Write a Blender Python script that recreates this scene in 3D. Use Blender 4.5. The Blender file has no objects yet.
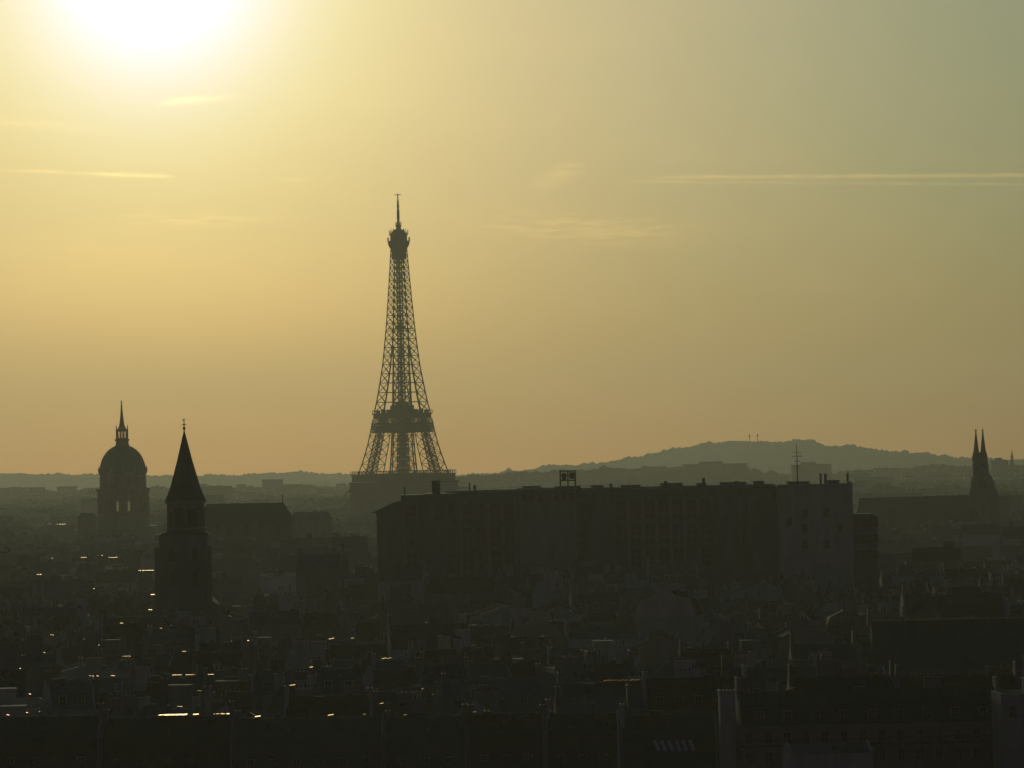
import bpy, math, random
from math import sin, cos, pi, radians, atan2, sqrt
from mathutils import Vector, Matrix

random.seed(11)
S = bpy.context.scene
COL = S.collection

# ------------------------------------------------------------------ camera
F = 4300.0            # focal length in pixels of a 1024 wide frame
H = 66.0              # eye height above the city ground
HOR = 459.7           # horizon row before the camera's roll
ROLL = radians(1.2)   # the camera is held slightly askew
cam_d = bpy.data.cameras.new('camera')
cam_d.sensor_width = 36.0
cam_d.lens = 36.0 * F / 1024.0
cam_d.clip_start = 1.0
cam_d.clip_end = 40000.0
cam = bpy.data.objects.new('camera', cam_d)
COL.objects.link(cam)
cam.location = (0, 0, H)
cam.rotation_euler = (Matrix.Rotation(radians(90) + math.atan((HOR - 384.0) / F), 3, 'X') @ Matrix.Rotation(-ROLL, 3, 'Z')).to_euler()
S.camera = cam



def level(px, py):
    """Photograph pixel -> the pixel of a level camera."""
    a, b = px - 512.0, py - 384.0
    return 512.0 + a * cos(ROLL) - b * sin(ROLL), 384.0 + a * sin(ROLL) + b * cos(ROLL)


def tilted(px, py):
    a, b = px - 512.0, py - 384.0
    return 512.0 + a * cos(ROLL) + b * sin(ROLL), 384.0 - a * sin(ROLL) + b * cos(ROLL)


# ------------------------------------------------------------------ sky, sun, exposure
SUN_PX, SUN_PY = level(150, -40)
SUN_AZ = math.atan((SUN_PX - 512) / F)
SUN_EL = math.atan((HOR - SUN_PY) / F)
SUN_DIR = Vector((sin(SUN_AZ) * cos(SUN_EL), cos(SUN_AZ) * cos(SUN_EL), sin(SUN_EL)))

SKY_STRENGTH = 0.05
SKY_TINT = (0.321, 0.719, 1.658)      # cool white balance of the camera
EXPOSURE = -2.41
SUN_STRENGTH = 2.0
SUN_COLOR = (1.0, 0.98, 0.58)
HAZE_DENSITY = 5.3e-5
HAZE_G = 0.62
HAZE_COLOR = (0.93, 0.93, 0.86)

sun_d = bpy.data.lights.new('sun', 'SUN')
sun_d.energy = SUN_STRENGTH
sun_d.angle = radians(0.53)
sun_d.color = SUN_COLOR
sun = bpy.data.objects.new('sun', sun_d)
COL.objects.link(sun)
sun.location = (0, 0, 400)
sun.rotation_euler = (-SUN_DIR).to_track_quat('-Z', 'Y').to_euler()

W = bpy.data.worlds.new('World')
S.world = W
W.use_nodes = True
wt = W.node_tree
wt.nodes.clear()
wn, wl = wt.nodes, wt.links


def wnode(t, **kw):
    n = wn.new(t)
    for k, v in kw.items():
        setattr(n, k, v)
    return n


def wset(sock, v):
    if hasattr(v, 'is_output') or isinstance(v, bpy.types.NodeSocket):
        wl.new(v, sock)
    else:
        sock.default_value = v


def wm(op, a, b=0.0, c=0.0):
    n = wnode('ShaderNodeMath', operation=op)
    wset(n.inputs[0], a)
    wset(n.inputs[1], b)
    wset(n.inputs[2], c)
    return n.outputs[0]


def wcol(op, a, b):
    n = wnode('ShaderNodeVectorMath', operation=op)
    wset(n.inputs[0], a)
    wset(n.inputs[1], b)
    return n.outputs[0]


def wscale(vec, f):
    n = wnode('ShaderNodeVectorMath', operation='SCALE')
    wset(n.inputs[0], vec)
    wset(n.inputs['Scale'], f)
    return n.outputs[0]


def wramp(v, lo, hi):
    n = wnode('ShaderNodeMapRange', interpolation_type='SMOOTHSTEP')
    wset(n.inputs['Value'], v)
    n.inputs['From Min'].default_value = lo
    n.inputs['From Max'].default_value = hi
    return n.outputs[0]


tc = wnode('ShaderNodeTexCoord')
sep = wnode('ShaderNodeSeparateXYZ')
wl.new(tc.outputs['Generated'], sep.inputs[0])
DEG = 180 / pi
az = wm('MULTIPLY', wm('ARCTAN2', sep.outputs[0], sep.outputs[1]), DEG)
el = wm('MULTIPLY', wm('ARCSINE', sep.outputs[2]), DEG)
dotn = wnode('ShaderNodeVectorMath', operation='DOT_PRODUCT')
wl.new(tc.outputs['Generated'], dotn.inputs[0])
dotn.inputs[1].default_value = SUN_DIR
theta = wm('MULTIPLY', wm('ARCCOSINE', wm('MINIMUM', dotn.outputs['Value'], 1.0)), DEG)

sky = wnode('ShaderNodeTexSky', sky_type='NISHITA')
sky.sun_disc = False
sky.sun_elevation = SUN_EL
sky.sun_rotation = SUN_AZ
sky.altitude = 60
sky.air_density = 1.0
sky.dust_density = 4.0
sky.ozone_density = 1.0
base = wcol('MULTIPLY', sky.outputs[0], SKY_TINT)


# aureole of the hazy air round the sun (part of the sky's own light)
def glow(amp, width, power, col):
    g = wm('MULTIPLY', wm('EXPONENT', wm('MULTIPLY', wm('POWER', wm('DIVIDE', theta, width), power), -1.0)), amp)
    return wscale(col, g)


GLOWS = [
    (1.0, 1.5, 2.0, (0.0, 0.0, 116.34)),
    (1.0, 2.2, 1.3, (0.0, 57.32, 33.05)),
    (1.0, 4.0, 1.2, (48.73, 34.12, 0.0)),
    (1.0, 8.0, 1.2, (64.03, 0.0, 0.0)),
    (1.0, 18.0, 1.2, (2.42, 22.25, 4.09)),
]
for g in GLOWS:
    base = wcol('ADD', base, glow(*g))


# low bank of lit summer haze along the horizon
def band(height, col):
    g = wm('EXPONENT', wm('MULTIPLY', wm('DIVIDE', wm('ABSOLUTE', el), height), -1.0))
    return wscale(col, g)


BANDS = [
    (2.5, (16.53, 0.0, 0.0)),
]
for b in BANDS:
    base = wcol('ADD', base, band(*b))


# contrails and wisps: streaks in sky directions (degrees)
def ang(px, py):
    px, py = level(px, py)
    return math.degrees(math.atan((px - 512) / F)), math.degrees(math.atan((HOR - py) / F))


nz = wnode('ShaderNodeTexNoise')
nz.inputs['Scale'].default_value = 1.0
nz.inputs['Detail'].default_value = 4.0
cmb = wnode('ShaderNodeCombineXYZ')
wset(cmb.inputs[0], wm('MULTIPLY', az, 2.2))
wset(cmb.inputs[1], wm('MULTIPLY', el, 16.0))
wl.new(cmb.outputs[0], nz.inputs['Vector'])
nzf = nz.outputs[0]


def streak(x0, y0, x1, y1, wpx, fade0=0.15, fade1=0.15, rough=0.6):
    u0, v0 = ang(x0, y0)
    u1, v1 = ang(x1, y1)
    s = wm('DIVIDE', wm('SUBTRACT', az, u0), u1 - u0)
    wob = wm('MULTIPLY', wm('SUBTRACT', nzf, 0.5), 2.0 * min(wpx, 5.0) / 75.0)
    d = wm('DIVIDE', wm('SUBTRACT', wm('SUBTRACT', el, wm('MULTIPLY_ADD', s, v1 - v0, v0)), wob), wpx / 75.0)
    m = wm('EXPONENT', wm('MULTIPLY', wm('MULTIPLY', d, d), -1.0))
    m = wm('MULTIPLY', m, wramp(s, 0.0, fade0))
    m = wm('MULTIPLY', m, wm('SUBTRACT', 1.0, wramp(s, 1.0 - fade1, 1.0)))
    return wm('MULTIPLY', m, wm('MULTIPLY_ADD', wramp(nzf, 0.35, 0.65), rough, 1.0 - rough))


CLOUD_COL = (14.5, 8.2, 1.8)
STREAKS = [
    ((-160, 166, 185, 178, 1.4, 0.1), 1.3, 0.5),
    ((85, 175, 178, 177, 2.3, 0.3, 0.2, 0.5), 2.0, 0.5),
    ((150, 105, 250, 95, 3.0, 0.25, 0.6, 0.5), 3.2, 0.5),
    ((-60, 120, 130, 133, 4.0, 0.2, 0.4), 0.7, 0.5),
    ((272, 180, 320, 180, 1.6, 0.4, 0.4), 0.9, 0.5),
    ((640, 177, 1100, 177, 1.9, 0.1, 0.1, 0.45), 1.15, 0.5),
    ((610, 181, 1100, 187, 1.5, 0.1, 0.1, 0.7), 0.7, 0.5),
    ((430, 222, 760, 238, 13.0, 0.4, 0.5, 0.9), 1.1, 0.5),
    ((520, 190, 600, 160, 9.0, 0.4, 0.5, 0.9), 0.9, 0.5),
    ((60, 226, 330, 214, 8.0, 0.4, 0.5, 0.9), 0.9, 0.5),
    ((-250, 285, 640, 296, 62.0, 0.35, 0.5, 0.12), 0.8, 0.5),
    ((-80, 250, 330, 255, 16.0, 0.4, 0.5, 0.6), 0.3, 0.5),
]
cl = None
for args, amp, _ in STREAKS:
    v = wm('MULTIPLY', streak(*args), amp)
    cl = v if cl is None else wm('ADD', cl, v)
# faint broad veils of cirrus
nz2 = wnode('ShaderNodeTexNoise')
nz2.inputs['Scale'].default_value = 1.0
nz2.inputs['Detail'].default_value = 5.0
cmb2 = wnode('ShaderNodeCombineXYZ')
wset(cmb2.inputs[0], wm('MULTIPLY', az, 0.30))
wset(cmb2.inputs[1], wm('MULTIPLY', el, 1.4))
wl.new(cmb2.outputs[0], nz2.inputs['Vector'])
veil = wm('MULTIPLY', wramp(nz2.outputs[0], 0.42, 0.75), 0.15)
cl = wm('ADD', cl, veil)
base = wcol('ADD', base, wscale(CLOUD_COL, cl))

bg = wnode('ShaderNodeBackground')
bg.inputs['Strength'].default_value = SKY_STRENGTH
wl.new(base, bg.inputs['Color'])
wo = wnode('ShaderNodeOutputWorld')
wl.new(bg.outputs[0], wo.inputs['Surface'])
W.cycles.sampling_method = 'MANUAL'
W.cycles.sample_map_resolution = 1024

S.view_settings.view_transform = 'Standard'
S.view_settings.look = 'None'
S.view_settings.exposure = EXPOSURE
S.view_settings.gamma = 1.0
S.view_settings.use_curve_mapping = False
S.cycles.use_denoising = True
S.cycles.max_bounces = 5
S.cycles.diffuse_bounces = 2
S.cycles.glossy_bounces = 2
S.cycles.volume_bounces = 0
S.cycles.caustics_reflective = False
S.cycles.caustics_refractive = False
S.cycles.sample_clamp_indirect = 4.0
S.cycles.use_adaptive_sampling = True
S.cycles.adaptive_threshold = 0.006


# ------------------------------------------------------------------ materials
def lin(c):
    return (c[0], c[1], c[2], 1.0)


def mat(name, col, rough=0.85, spec=0.3, metal=0.0, vary=0.25, scale=0.25, streaks=False, bump=0.0):
    m = bpy.data.materials.new(name)
    m.use_nodes = True
    t = m.node_tree
    b = t.nodes['Principled BSDF']
    b.inputs['Roughness'].default_value = rough
    b.inputs['Specular IOR Level'].default_value = spec
    b.inputs['Metallic'].default_value = metal
    geo = t.nodes.new('ShaderNodeNewGeometry')
    mp = t.nodes.new('ShaderNodeMapping')
    mp.inputs['Scale'].default_value = (scale, scale, scale * (0.25 if streaks else 1.0))
    t.links.new(geo.outputs['Position'], mp.inputs[0])
    n = t.nodes.new('ShaderNodeTexNoise')
    n.inputs['Scale'].default_value = 1.0
    n.inputs['Detail'].default_value = 5.0
    n.inputs['Roughness'].default_value = 0.65
    t.links.new(mp.outputs[0], n.inputs['Vector'])
    info = t.nodes.new('ShaderNodeObjectInfo')
    ad = t.nodes.new('ShaderNodeMath')
    ad.operation = 'MULTIPLY_ADD'
    t.links.new(info.outputs['Random'], ad.inputs[0])
    ad.inputs[1].default_value = 0.35
    t.links.new(n.outputs[0], ad.inputs[2])
    r = t.nodes.new('ShaderNodeMapRange')
    t.links.new(ad.outputs[0], r.inputs['Value'])
    r.inputs['From Min'].default_value = 0.3
    r.inputs['From Max'].default_value = 1.0
    mix = t.nodes.new('ShaderNodeMix')
    mix.data_type = 'RGBA'
    t.links.new(r.outputs[0], mix.inputs['Factor'])
    mix.inputs['A'].default_value = lin([max(0, c * (1 - vary)) for c in col])
    mix.inputs['B'].default_value = lin([min(1, c * (1 + vary)) for c in col])
    t.links.new(mix.outputs['Result'], b.inputs['Base Color'])
    if bump:
        bp = t.nodes.new('ShaderNodeBump')
        bp.inputs['Strength'].default_value = bump
        bp.inputs['Distance'].default_value = 0.3
        t.links.new(n.outputs[0], bp.inputs['Height'])
        t.links.new(bp.outputs[0], b.inputs['Normal'])
    return m


M = {
    'stone': mat('weathered_limestone', (0.30, 0.27, 0.22), vary=0.35, scale=0.3, streaks=True),
    'plaster_pale': mat('pale_plaster', (0.50, 0.52, 0.44), vary=0.35, scale=0.3, streaks=True),
    'plaster_grey': mat('grey_plaster', (0.25, 0.245, 0.23), vary=0.35, scale=0.3, streaks=True),
    'plaster_ochre': mat('ochre_plaster', (0.28, 0.21, 0.14), vary=0.3, scale=0.3, streaks=True),
    'brick': mat('dark_brick', (0.17, 0.12, 0.10), vary=0.35, scale=0.8),
    'zinc': mat('grey_zinc', (0.15, 0.16, 0.17), rough=0.8, spec=0.08, vary=0.35, scale=0.35, streaks=True),
    'zinc_dark': mat('dark_zinc', (0.085, 0.09, 0.10), rough=0.8, spec=0.08, vary=0.35, scale=0.35, streaks=True),
    'slate': mat('blue_slate', (0.045, 0.050, 0.056), rough=0.85, spec=0.06, vary=0.4, scale=0.6),
    'tile': mat('red_tile', (0.12, 0.07, 0.052), rough=0.9, spec=0.05, vary=0.35, scale=0.6),
    'gravel': mat('roof_felt', (0.10, 0.098, 0.09), rough=0.9, spec=0.1, vary=0.35, scale=0.5),
    'copper': mat('green_copper', (0.06, 0.085, 0.078), rough=0.85, spec=0.06, vary=0.3, scale=0.3, streaks=True),
    'iron': mat('brown_iron', (0.075, 0.055, 0.04), rough=0.6, spec=0.3, vary=0.15, scale=0.1),
    'lead': mat('dome_lead', (0.10, 0.10, 0.095), rough=0.6, spec=0.25, vary=0.3, scale=0.2, streaks=True),
    'gilt': mat('dull_gilding', (0.35, 0.24, 0.07), rough=0.4, spec=0.4, metal=0.6, vary=0.2, scale=0.3),
    'glass': mat('window_glass', (0.02, 0.023, 0.026), rough=0.18, spec=0.5, vary=0.4, scale=0.5),
    'frame': mat('window_frame_paint', (0.24, 0.235, 0.22), rough=0.6, spec=0.3, vary=0.15),
    'pot': mat('terracotta_pot', (0.17, 0.10, 0.075), rough=0.85, spec=0.2, vary=0.3, scale=1.0),
    'glint_metal': mat('glint_tinted_metal', (0.16, 0.07, 0.014), rough=0.40, spec=0.5, metal=0.9, vary=0.15, scale=0.8),  # metal coloured orange so that sun glints come out golden
    'ground': mat('asphalt_and_courtyards', (0.055, 0.054, 0.05), rough=0.95, spec=0.1, vary=0.5, scale=0.03),
    'hill': mat('wooded_slope', (0.06, 0.065, 0.04), rough=1.0, spec=0.0, vary=0.8, scale=0.006),
    'leaf': mat('dark_foliage', (0.045, 0.062, 0.026), rough=0.9, spec=0.1, vary=0.45, scale=0.08),
    'far_wall': mat('distant_walls', (0.24, 0.22, 0.19), vary=0.5, scale=0.03),
    'far_pale': mat('distant_pale_walls', (0.50, 0.50, 0.44), vary=0.4, scale=0.03),
    'far_dark': mat('distant_dark_roofs', (0.05, 0.05, 0.052), vary=0.5, rough=0.9, spec=0.05, scale=0.03),
    'far_roof': mat('distant_roofs', (0.10, 0.105, 0.11), vary=0.6, rough=0.8, spec=0.12, scale=0.03),
}


def translucent(name, col):
    m = bpy.data.materials.new(name)
    m.use_nodes = True
    t = m.node_tree
    t.nodes.clear()
    o = t.nodes.new('ShaderNodeOutputMaterial')
    b = t.nodes.new('ShaderNodeBsdfTranslucent')
    b.inputs['Color'].default_value = lin(col)
    t.links.new(b.outputs[0], o.inputs['Surface'])
    return m


M['lit_glass'] = translucent('old_frosted_glass', (0.75, 0.70, 0.58))
M['glint_metal'].node_tree.nodes['Principled BSDF'].inputs['Specular Tint'].default_value = (0.50, 0.22, 0.035, 1.0)  # edge tint puts the golden glint colour into the metal
M['pale_glint'] = mat('pale_skylight_glint', (0.70, 0.70, 0.68), rough=0.5, vary=0.1)  # pale colour standing in for the gleam of the six thin skylights


# ------------------------------------------------------------------ mesh building
class MB:
    def __init__(s):
        s.v, s.f, s.m = [], [], []

    def poly(s, pts, m=0):
        i = len(s.v)
        s.v += [tuple(p) for p in pts]
        s.f.append(list(range(i, i + len(pts))))
        s.m.append(m)

    def solid(s, vs, fs, m=0):
        i = len(s.v)
        s.v += [tuple(p) for p in vs]
        for f in fs:
            s.f.append([i + k for k in f])
            s.m.append(m)

    def box(s, x0, x1, y0, y1, z0, z1, m=0):
        s.solid([(x0, y0, z0), (x1, y0, z0), (x1, y1, z0), (x0, y1, z0), (x0, y0, z1), (x1, y0, z1), (x1, y1, z1), (x0, y1, z1)],
                [(3, 2, 1, 0), (4, 5, 6, 7), (0, 1, 5, 4), (1, 2, 6, 5), (2, 3, 7, 6), (3, 0, 4, 7)], m)

    def prism_x(s, prof, x0, x1, m=0):
        n = len(prof)
        vs = [(x0, y, z) for y, z in prof] + [(x1, y, z) for y, z in prof]
        fs = [tuple(range(n)), tuple(range(2 * n - 1, n - 1, -1))]
        for i in range(n):
            j = (i + 1) % n
            fs.append((j, i, n + i, n + j))
        s.solid(vs, fs, m)

    def prism_y(s, prof, y0, y1, m=0):
        n = len(prof)
        vs = [(x, y0, z) for x, z in prof] + [(x, y1, z) for x, z in prof]
        fs = [tuple(range(n - 1, -1, -1)), tuple(range(n, 2 * n))]
        for i in range(n):
            j = (i + 1) % n
            fs.append((i, j, n + j, n + i))
        s.solid(vs, fs, m)

    def bar(s, p0, p1, w, m=0, w2=None):
        p0, p1 = Vector(p0), Vector(p1)
        d = (p1 - p0)
        if d.length < 1e-6:
            return
        d.normalize()
        a = d.cross(Vector((0, 0, 1)))
        if a.length < 0.05:
            a = d.cross(Vector((1, 0, 0)))
        a.normalize()
        b = d.cross(a)
        h0, h1 = w / 2, (w if w2 is None else w2) / 2
        vs = []
        for p, h in ((p0, h0), (p1, h1)):
            vs += [p - a * h - b * h, p + a * h - b * h, p + a * h + b * h, p - a * h + b * h]
        s.solid(vs, [(0, 1, 2, 3), (7, 6, 5, 4), (0, 4, 5, 1), (1, 5, 6, 2), (2, 6, 7, 3), (3, 7, 4, 0)], m)

    def lathe(s, prof, n=24, cx=0, cy=0, m=0, rot=0.0, cap=True):
        vs, fs = [], []
        for r, z in prof:
            for k in range(n):
                a = 2 * pi * k / n + rot
                vs.append((cx + r * cos(a), cy + r * sin(a), z))
        for i in range(len(prof) - 1):
            for k in range(n):
                k2 = (k + 1) % n
                fs.append((i * n + k, i * n + k2, (i + 1) * n + k2, (i + 1) * n + k))
        if cap:
            fs.append(tuple(range(n - 1, -1, -1)))
            fs.append(tuple(range((len(prof) - 1) * n, len(prof) * n)))
        s.solid(vs, fs, m)

    def pyramid(s, x0, x1, y0, y1, z0, apex, m=0):
        s.solid([(x0, y0, z0), (x1, y0, z0), (x1, y1, z0), (x0, y1, z0), apex],
                [(3, 2, 1, 0), (0, 1, 4), (1, 2, 4), (2, 3, 4), (3, 0, 4)], m)

    def build(s, name, mats, parent=None, loc=(0, 0, 0), rz=0.0, smooth=False):
        me = bpy.data.meshes.new(name)
        me.from_pydata(s.v, [], s.f)
        if not isinstance(mats, (list, tuple)):
            mats = [mats]
        for mm in mats:
            me.materials.append(M[mm] if isinstance(mm, str) else mm)
        me.polygons.foreach_set('material_index', s.m)
        if smooth:
            me.polygons.foreach_set('use_smooth', [True] * len(s.f))
        me.update()
        o = bpy.data.objects.new(name, me)
        COL.objects.link(o)
        if parent is not None:
            o.parent = parent
        o.location = loc
        o.rotation_euler = (0, 0, rz)
        return o


def tag(o, label=None, cat=None, group=None, kind=None):
    if label:
        o['label'] = label
    if cat:
        o['category'] = cat
    if group:
        o['group'] = group
    if kind:
        o['kind'] = kind
    return o


def empty(name, loc, rz=0.0, label=None, cat=None, group=None):
    o = bpy.data.objects.new(name, None)
    COL.objects.link(o)
    o.empty_display_size = 2.0
    o.location = loc
    o.rotation_euler = (0, 0, rz)
    return tag(o, label, cat, group)


def X(px, Y, py=500.0):
    return (level(px, py)[0] - 512.0) / F * Y


def Z(py, Y, px=512.0):
    return H + (HOR - level(px, py)[1]) / F * Y


def screen(x, y, z):
    return tilted(512.0 + F * x / y, HOR - F * (z - H) / y)


def child(o, parent, loc=None):
    c = o.copy()
    COL.objects.link(c)
    c.parent = parent
    if loc is not None:
        c.location = loc
    return c


# ------------------------------------------------------------------ ground and hills
g = MB()
nx, ny = 20, 40
xs = [-3900 + 7800 * i / nx for i in range(nx + 1)]
ys = [-500 + 14400 * (j / ny) for j in range(ny + 1)]
for j in range(ny + 1):
    for i in range(nx + 1):
        g.v.append((xs[i], ys[j], 0.0))
for j in range(ny):
    for i in range(nx):
        a = j * (nx + 1) + i
        g.f.append([a, a + 1, a + nx + 2, a + nx + 1])
        g.m.append(0)
tag(g.build('ground', 'ground'), kind='structure')


def interp(pts, x):
    if x <= pts[0][0]:
        return pts[0][1]
    for (x0, y0), (x1, y1) in zip(pts, pts[1:]):
        if x <= x1:
            t = (x - x0) / (x1 - x0)
            t = t * t * (3 - 2 * t) * 0.5 + t * 0.5
            return y0 + (y1 - y0) * t
    return pts[-1][1]


def fbm(x, seed, octs=4):
    v, a, f = 0.0, 1.0, 1.0
    for k in range(octs):
        v += a * sin(x * f + seed * 1.7 + k * 2.1) * cos(x * f * 0.63 + seed + k)
        a *= 0.55
        f *= 2.13
    return v


WOODS = MB()


def clump(cx, cy, cz, r, rng):
    # an irregular crown: a jittered low sphere
    n, rings = 7, 4
    vs, fs = [], []
    for i in range(rings + 1):
        ph = pi * i / rings
        for k in range(n):
            a = 2 * pi * k / n + i * 0.4
            rr = r * rng.uniform(0.75, 1.2)
            vs.append((cx + rr * sin(ph) * cos(a), cy + rr * sin(ph) * sin(a), cz + rr * 0.9 * cos(ph)))
    for i in range(rings):
        for k in range(n):
            k2 = (k + 1) % n
            fs.append((i * n + k2, i * n + k, (i + 1) * n + k, (i + 1) * n + k2))
    WOODS.solid(vs, fs)


def hill(name, Y, pts, front, back, px0, px1, step, trees=None, rough=1.0, seed=1.0):
    """A ridge of hills: rows of a height field whose crest passes through the given skyline at distance Y."""
    rng = random.Random(seed)
    m = MB()
    n = int((px1 - px0) / step) + 1
    rows = [(-front, 0.0), (-front * 0.72, 0.22), (-front * 0.45, 0.50), (-front * 0.22, 0.80), (-front * 0.08, 0.95), (0, 1.0),
            (back * 0.1, 0.97), (back * 0.35, 0.75), (back * 0.7, 0.3), (back, 0.0)]
    for r, (dy, k) in enumerate(rows):
        for i in range(n):
            px = px0 + i * step
            yy = Y + dy + 0.25 * front * sin(px * 0.013 + seed)
            zc = Z(interp(pts, px), Y + 0.25 * front * sin(px * 0.013 + seed), px) + rough * fbm(px * 0.11, seed)
            z = zc * k + (rough * 2.0 * fbm(px * 0.08 + r * 3.0, seed + r) * (1 if 0 < k < 1 else 0))
            m.v.append((X(px, Y, 470), yy, z if k > 0 else -0.5))
    for r in range(len(rows) - 1):
        for i in range(n - 1):
            a = r * n + i
            m.f.append([a, a + 1, a + n + 1, a + n])
            m.m.append(0)
    tag(m.build(name, 'hill', smooth=True), kind='structure')
    if trees:
        for (tx0, tx1, sp, r0, r1) in trees:
            px = tx0
            while px < tx1:
                px += sp * rng.uniform(0.4, 1.6)
                off = 0.25 * front * sin(px * 0.013 + seed)
                zc = Z(interp(pts, px), Y + off, px)
                grow = 0.75 + 0.45 * fbm(px * 0.09, seed + 3)
                if grow < 0.35:
                    px += sp * 2
                    continue
                r = rng.uniform(r0, r1) * max(0.45, grow) * (1.35 if rng.random() < 0.12 else 1.0)
                clump(X(px, Y, 470), Y + off + rng.uniform(-40, 25), zc - r * rng.uniform(0.1, 0.7), r, rng)


hill('far_hills', 12600, [(-250, 473), (0, 474), (90, 475), (160, 476), (230, 475), (300, 473), (345, 475), (430, 476), (520, 474), (700, 471), (1300, 470)],
     900, 900, -120, 1150, 4, trees=[(-60, 500, 3.0, 5, 10)], rough=1.5, seed=2.0)
hill('distant_hill', 11000, [(380, 482), (440, 478), (480, 474.5), (530, 470), (548, 466.5), (590, 465), (620, 461.5), (642, 459), (660, 453.5), (690, 448), (716, 443), (742, 441), (772, 441.5),
                             (786, 442.5), (800, 441), (812, 442), (826, 447), (862, 448.5), (886, 453), (902, 454), (908, 453), (940, 458), (968, 459), (1000, 462), (1060, 464), (1150, 466)],
     1300, 1100, 300, 1170, 3, trees=[(500, 715, 2.3, 6, 12), (780, 1060, 2.2, 6, 12), (715, 780, 7, 4, 6)], rough=2.0, seed=5.0)
hill('wooded_ridge', 6600, [(-250, 498), (0, 498), (22, 493), (45, 491), (66, 494), (95, 492), (150, 490), (200, 488), (260, 488), (330, 488), (390, 486), (450, 477), (500, 475), (570, 472), (640, 468),
                            (700, 467), (745, 468), (764, 474), (800, 475), (850, 473), (880, 470), (940, 468), (985, 466), (1100, 465), (1200, 465)],
     1000, 900, -130, 1180, 3, trees=[(-60, 470, 1.6, 4, 8.5), (470, 1110, 2.2, 3.5, 7)], rough=1.2, seed=9.0)

# ------------------------------------------------------------------ iron lattice tower
TY = 4100.0
tx = X(403.5, TY, 475)
TB = Z(474, TY, 403) - 57.0       # its base
tower = empty('lattice_tower', (tx, TY, TB), radians(45) + math.atan(tx / TY) * -1 + radians(2.0),
              'tall tapering iron lattice tower with three decks, highest thing on the skyline', 'tower')

OUT = [(0, 60.0), (10, 53.5), (20, 48.3), (30, 43.4), (40, 38.4), (50, 33.4), (57, 30.6), (70, 27.0), (85, 23.7), (100, 21.2), (113, 19.4), (125, 17.2), (140, 15.1), (160, 12.6), (180, 10.9),
       (200, 9.4), (225, 7.9), (250, 6.5), (276, 5.2)]
INN = [(0, 36.0), (20, 27.0), (40, 18.5), (57, 13.6), (85, 9.6), (113, 6.6), (140, 3.6), (165, 1.5), (185, 0.4), (276, 0.2)]


def lerp(tab, z):
    for (z0, a), (z1, b) in zip(tab, tab[1:]):
        if z <= z1:
            return a + (b - a) * (z - z0) / (z1 - z0)
    return tab[-1][1]


def leg_lattice(mb, sx, sy, z0, z1, n, chord, brace):
    zs = [z0 + (z1 - z0) * (1 - (1 - i / n) ** 1.12) for i in range(n + 1)]

    def ring(z):
        o, i = lerp(OUT, z), lerp(INN, z)
        return [Vector((sx * o, sy * o, z)), Vector((sx * i, sy * o, z)), Vector((sx * i, sy * i, z)), Vector((sx * o, sy * i, z))]
    for a, b in zip(zs, zs[1:]):
        A, B = ring(a), ring(b)
        for k in range(4):
            k2 = (k + 1) % 4
            mb.bar(A[k], B[k], chord * (1.0 if k != 2 else 0.8))
            mb.bar(B[k], B[k2], brace)
            mb.bar(A[k], B[k2], brace * 0.8)
            mb.bar(A[k2], B[k], brace * 0.8)


for sx in (-1, 1):
    for sy in (-1, 1):
        m = MB()
        leg_lattice(m, sx, sy, 0, 51, 5, 1.3, 0.7)
        m.box(min(sx * 34, sx * 62), max(sx * 34, sx * 62), min(sy * 34, sy * 62), max(sy * 34, sy * 62), -TB + 0 - 0.2 if TB < 0 else -0.2, 3.0)
        m.build('leg', 'iron', tower)
        m = MB()
        leg_lattice(m, sx, sy, 57, 109, 6, 1.15, 0.55)
        # inclined lift track inside the leg
        prev = None
        for i in range(14):
            t = i / 13
            c, z = 22 - 9.0 * t, 57 + 52 * t
            q = 3.6 - 1.0 * t
            ring_ = [Vector((sx * c + a * q, sy * c + b * q, z)) for a, b in ((-1, -1), (1, -1), (1, 1), (-1, 1))]
            for k in range(4):
                m.bar(ring_[k], ring_[(k + 1) % 4], 0.75)
                if prev:
                    m.bar(prev[k], ring_[k], 1.0)
                    m.bar(prev[k], ring_[(k + 1) % 4], 0.65)
            prev = ring_
        m.build('leg', 'iron', tower)
# arches under the first deck
for k in range(4):
    m = MB()
    R = Matrix.Rotation(k * pi / 2, 3, 'Z')
    prev = None
    for i in range(17):
        a = pi * i / 16
        xx, zz = 37.0 * cos(a), 8 + 37.0 * sin(a)
        yo = -(lerp(OUT, min(zz, 56)) - 1.0)
        p, q = R @ Vector((xx, yo, zz)), R @ Vector((xx * 1.08, yo, 8 + 41.5 * sin(a)))
        if prev:
            m.bar(prev[0], p, 0.9)
            m.bar(prev[1], q, 0.9)
            m.bar(prev[0], q, 0.6)
        m.bar(p, q, 0.6)
        prev = (p, q)
    m.build('arch', 'iron', tower)


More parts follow.
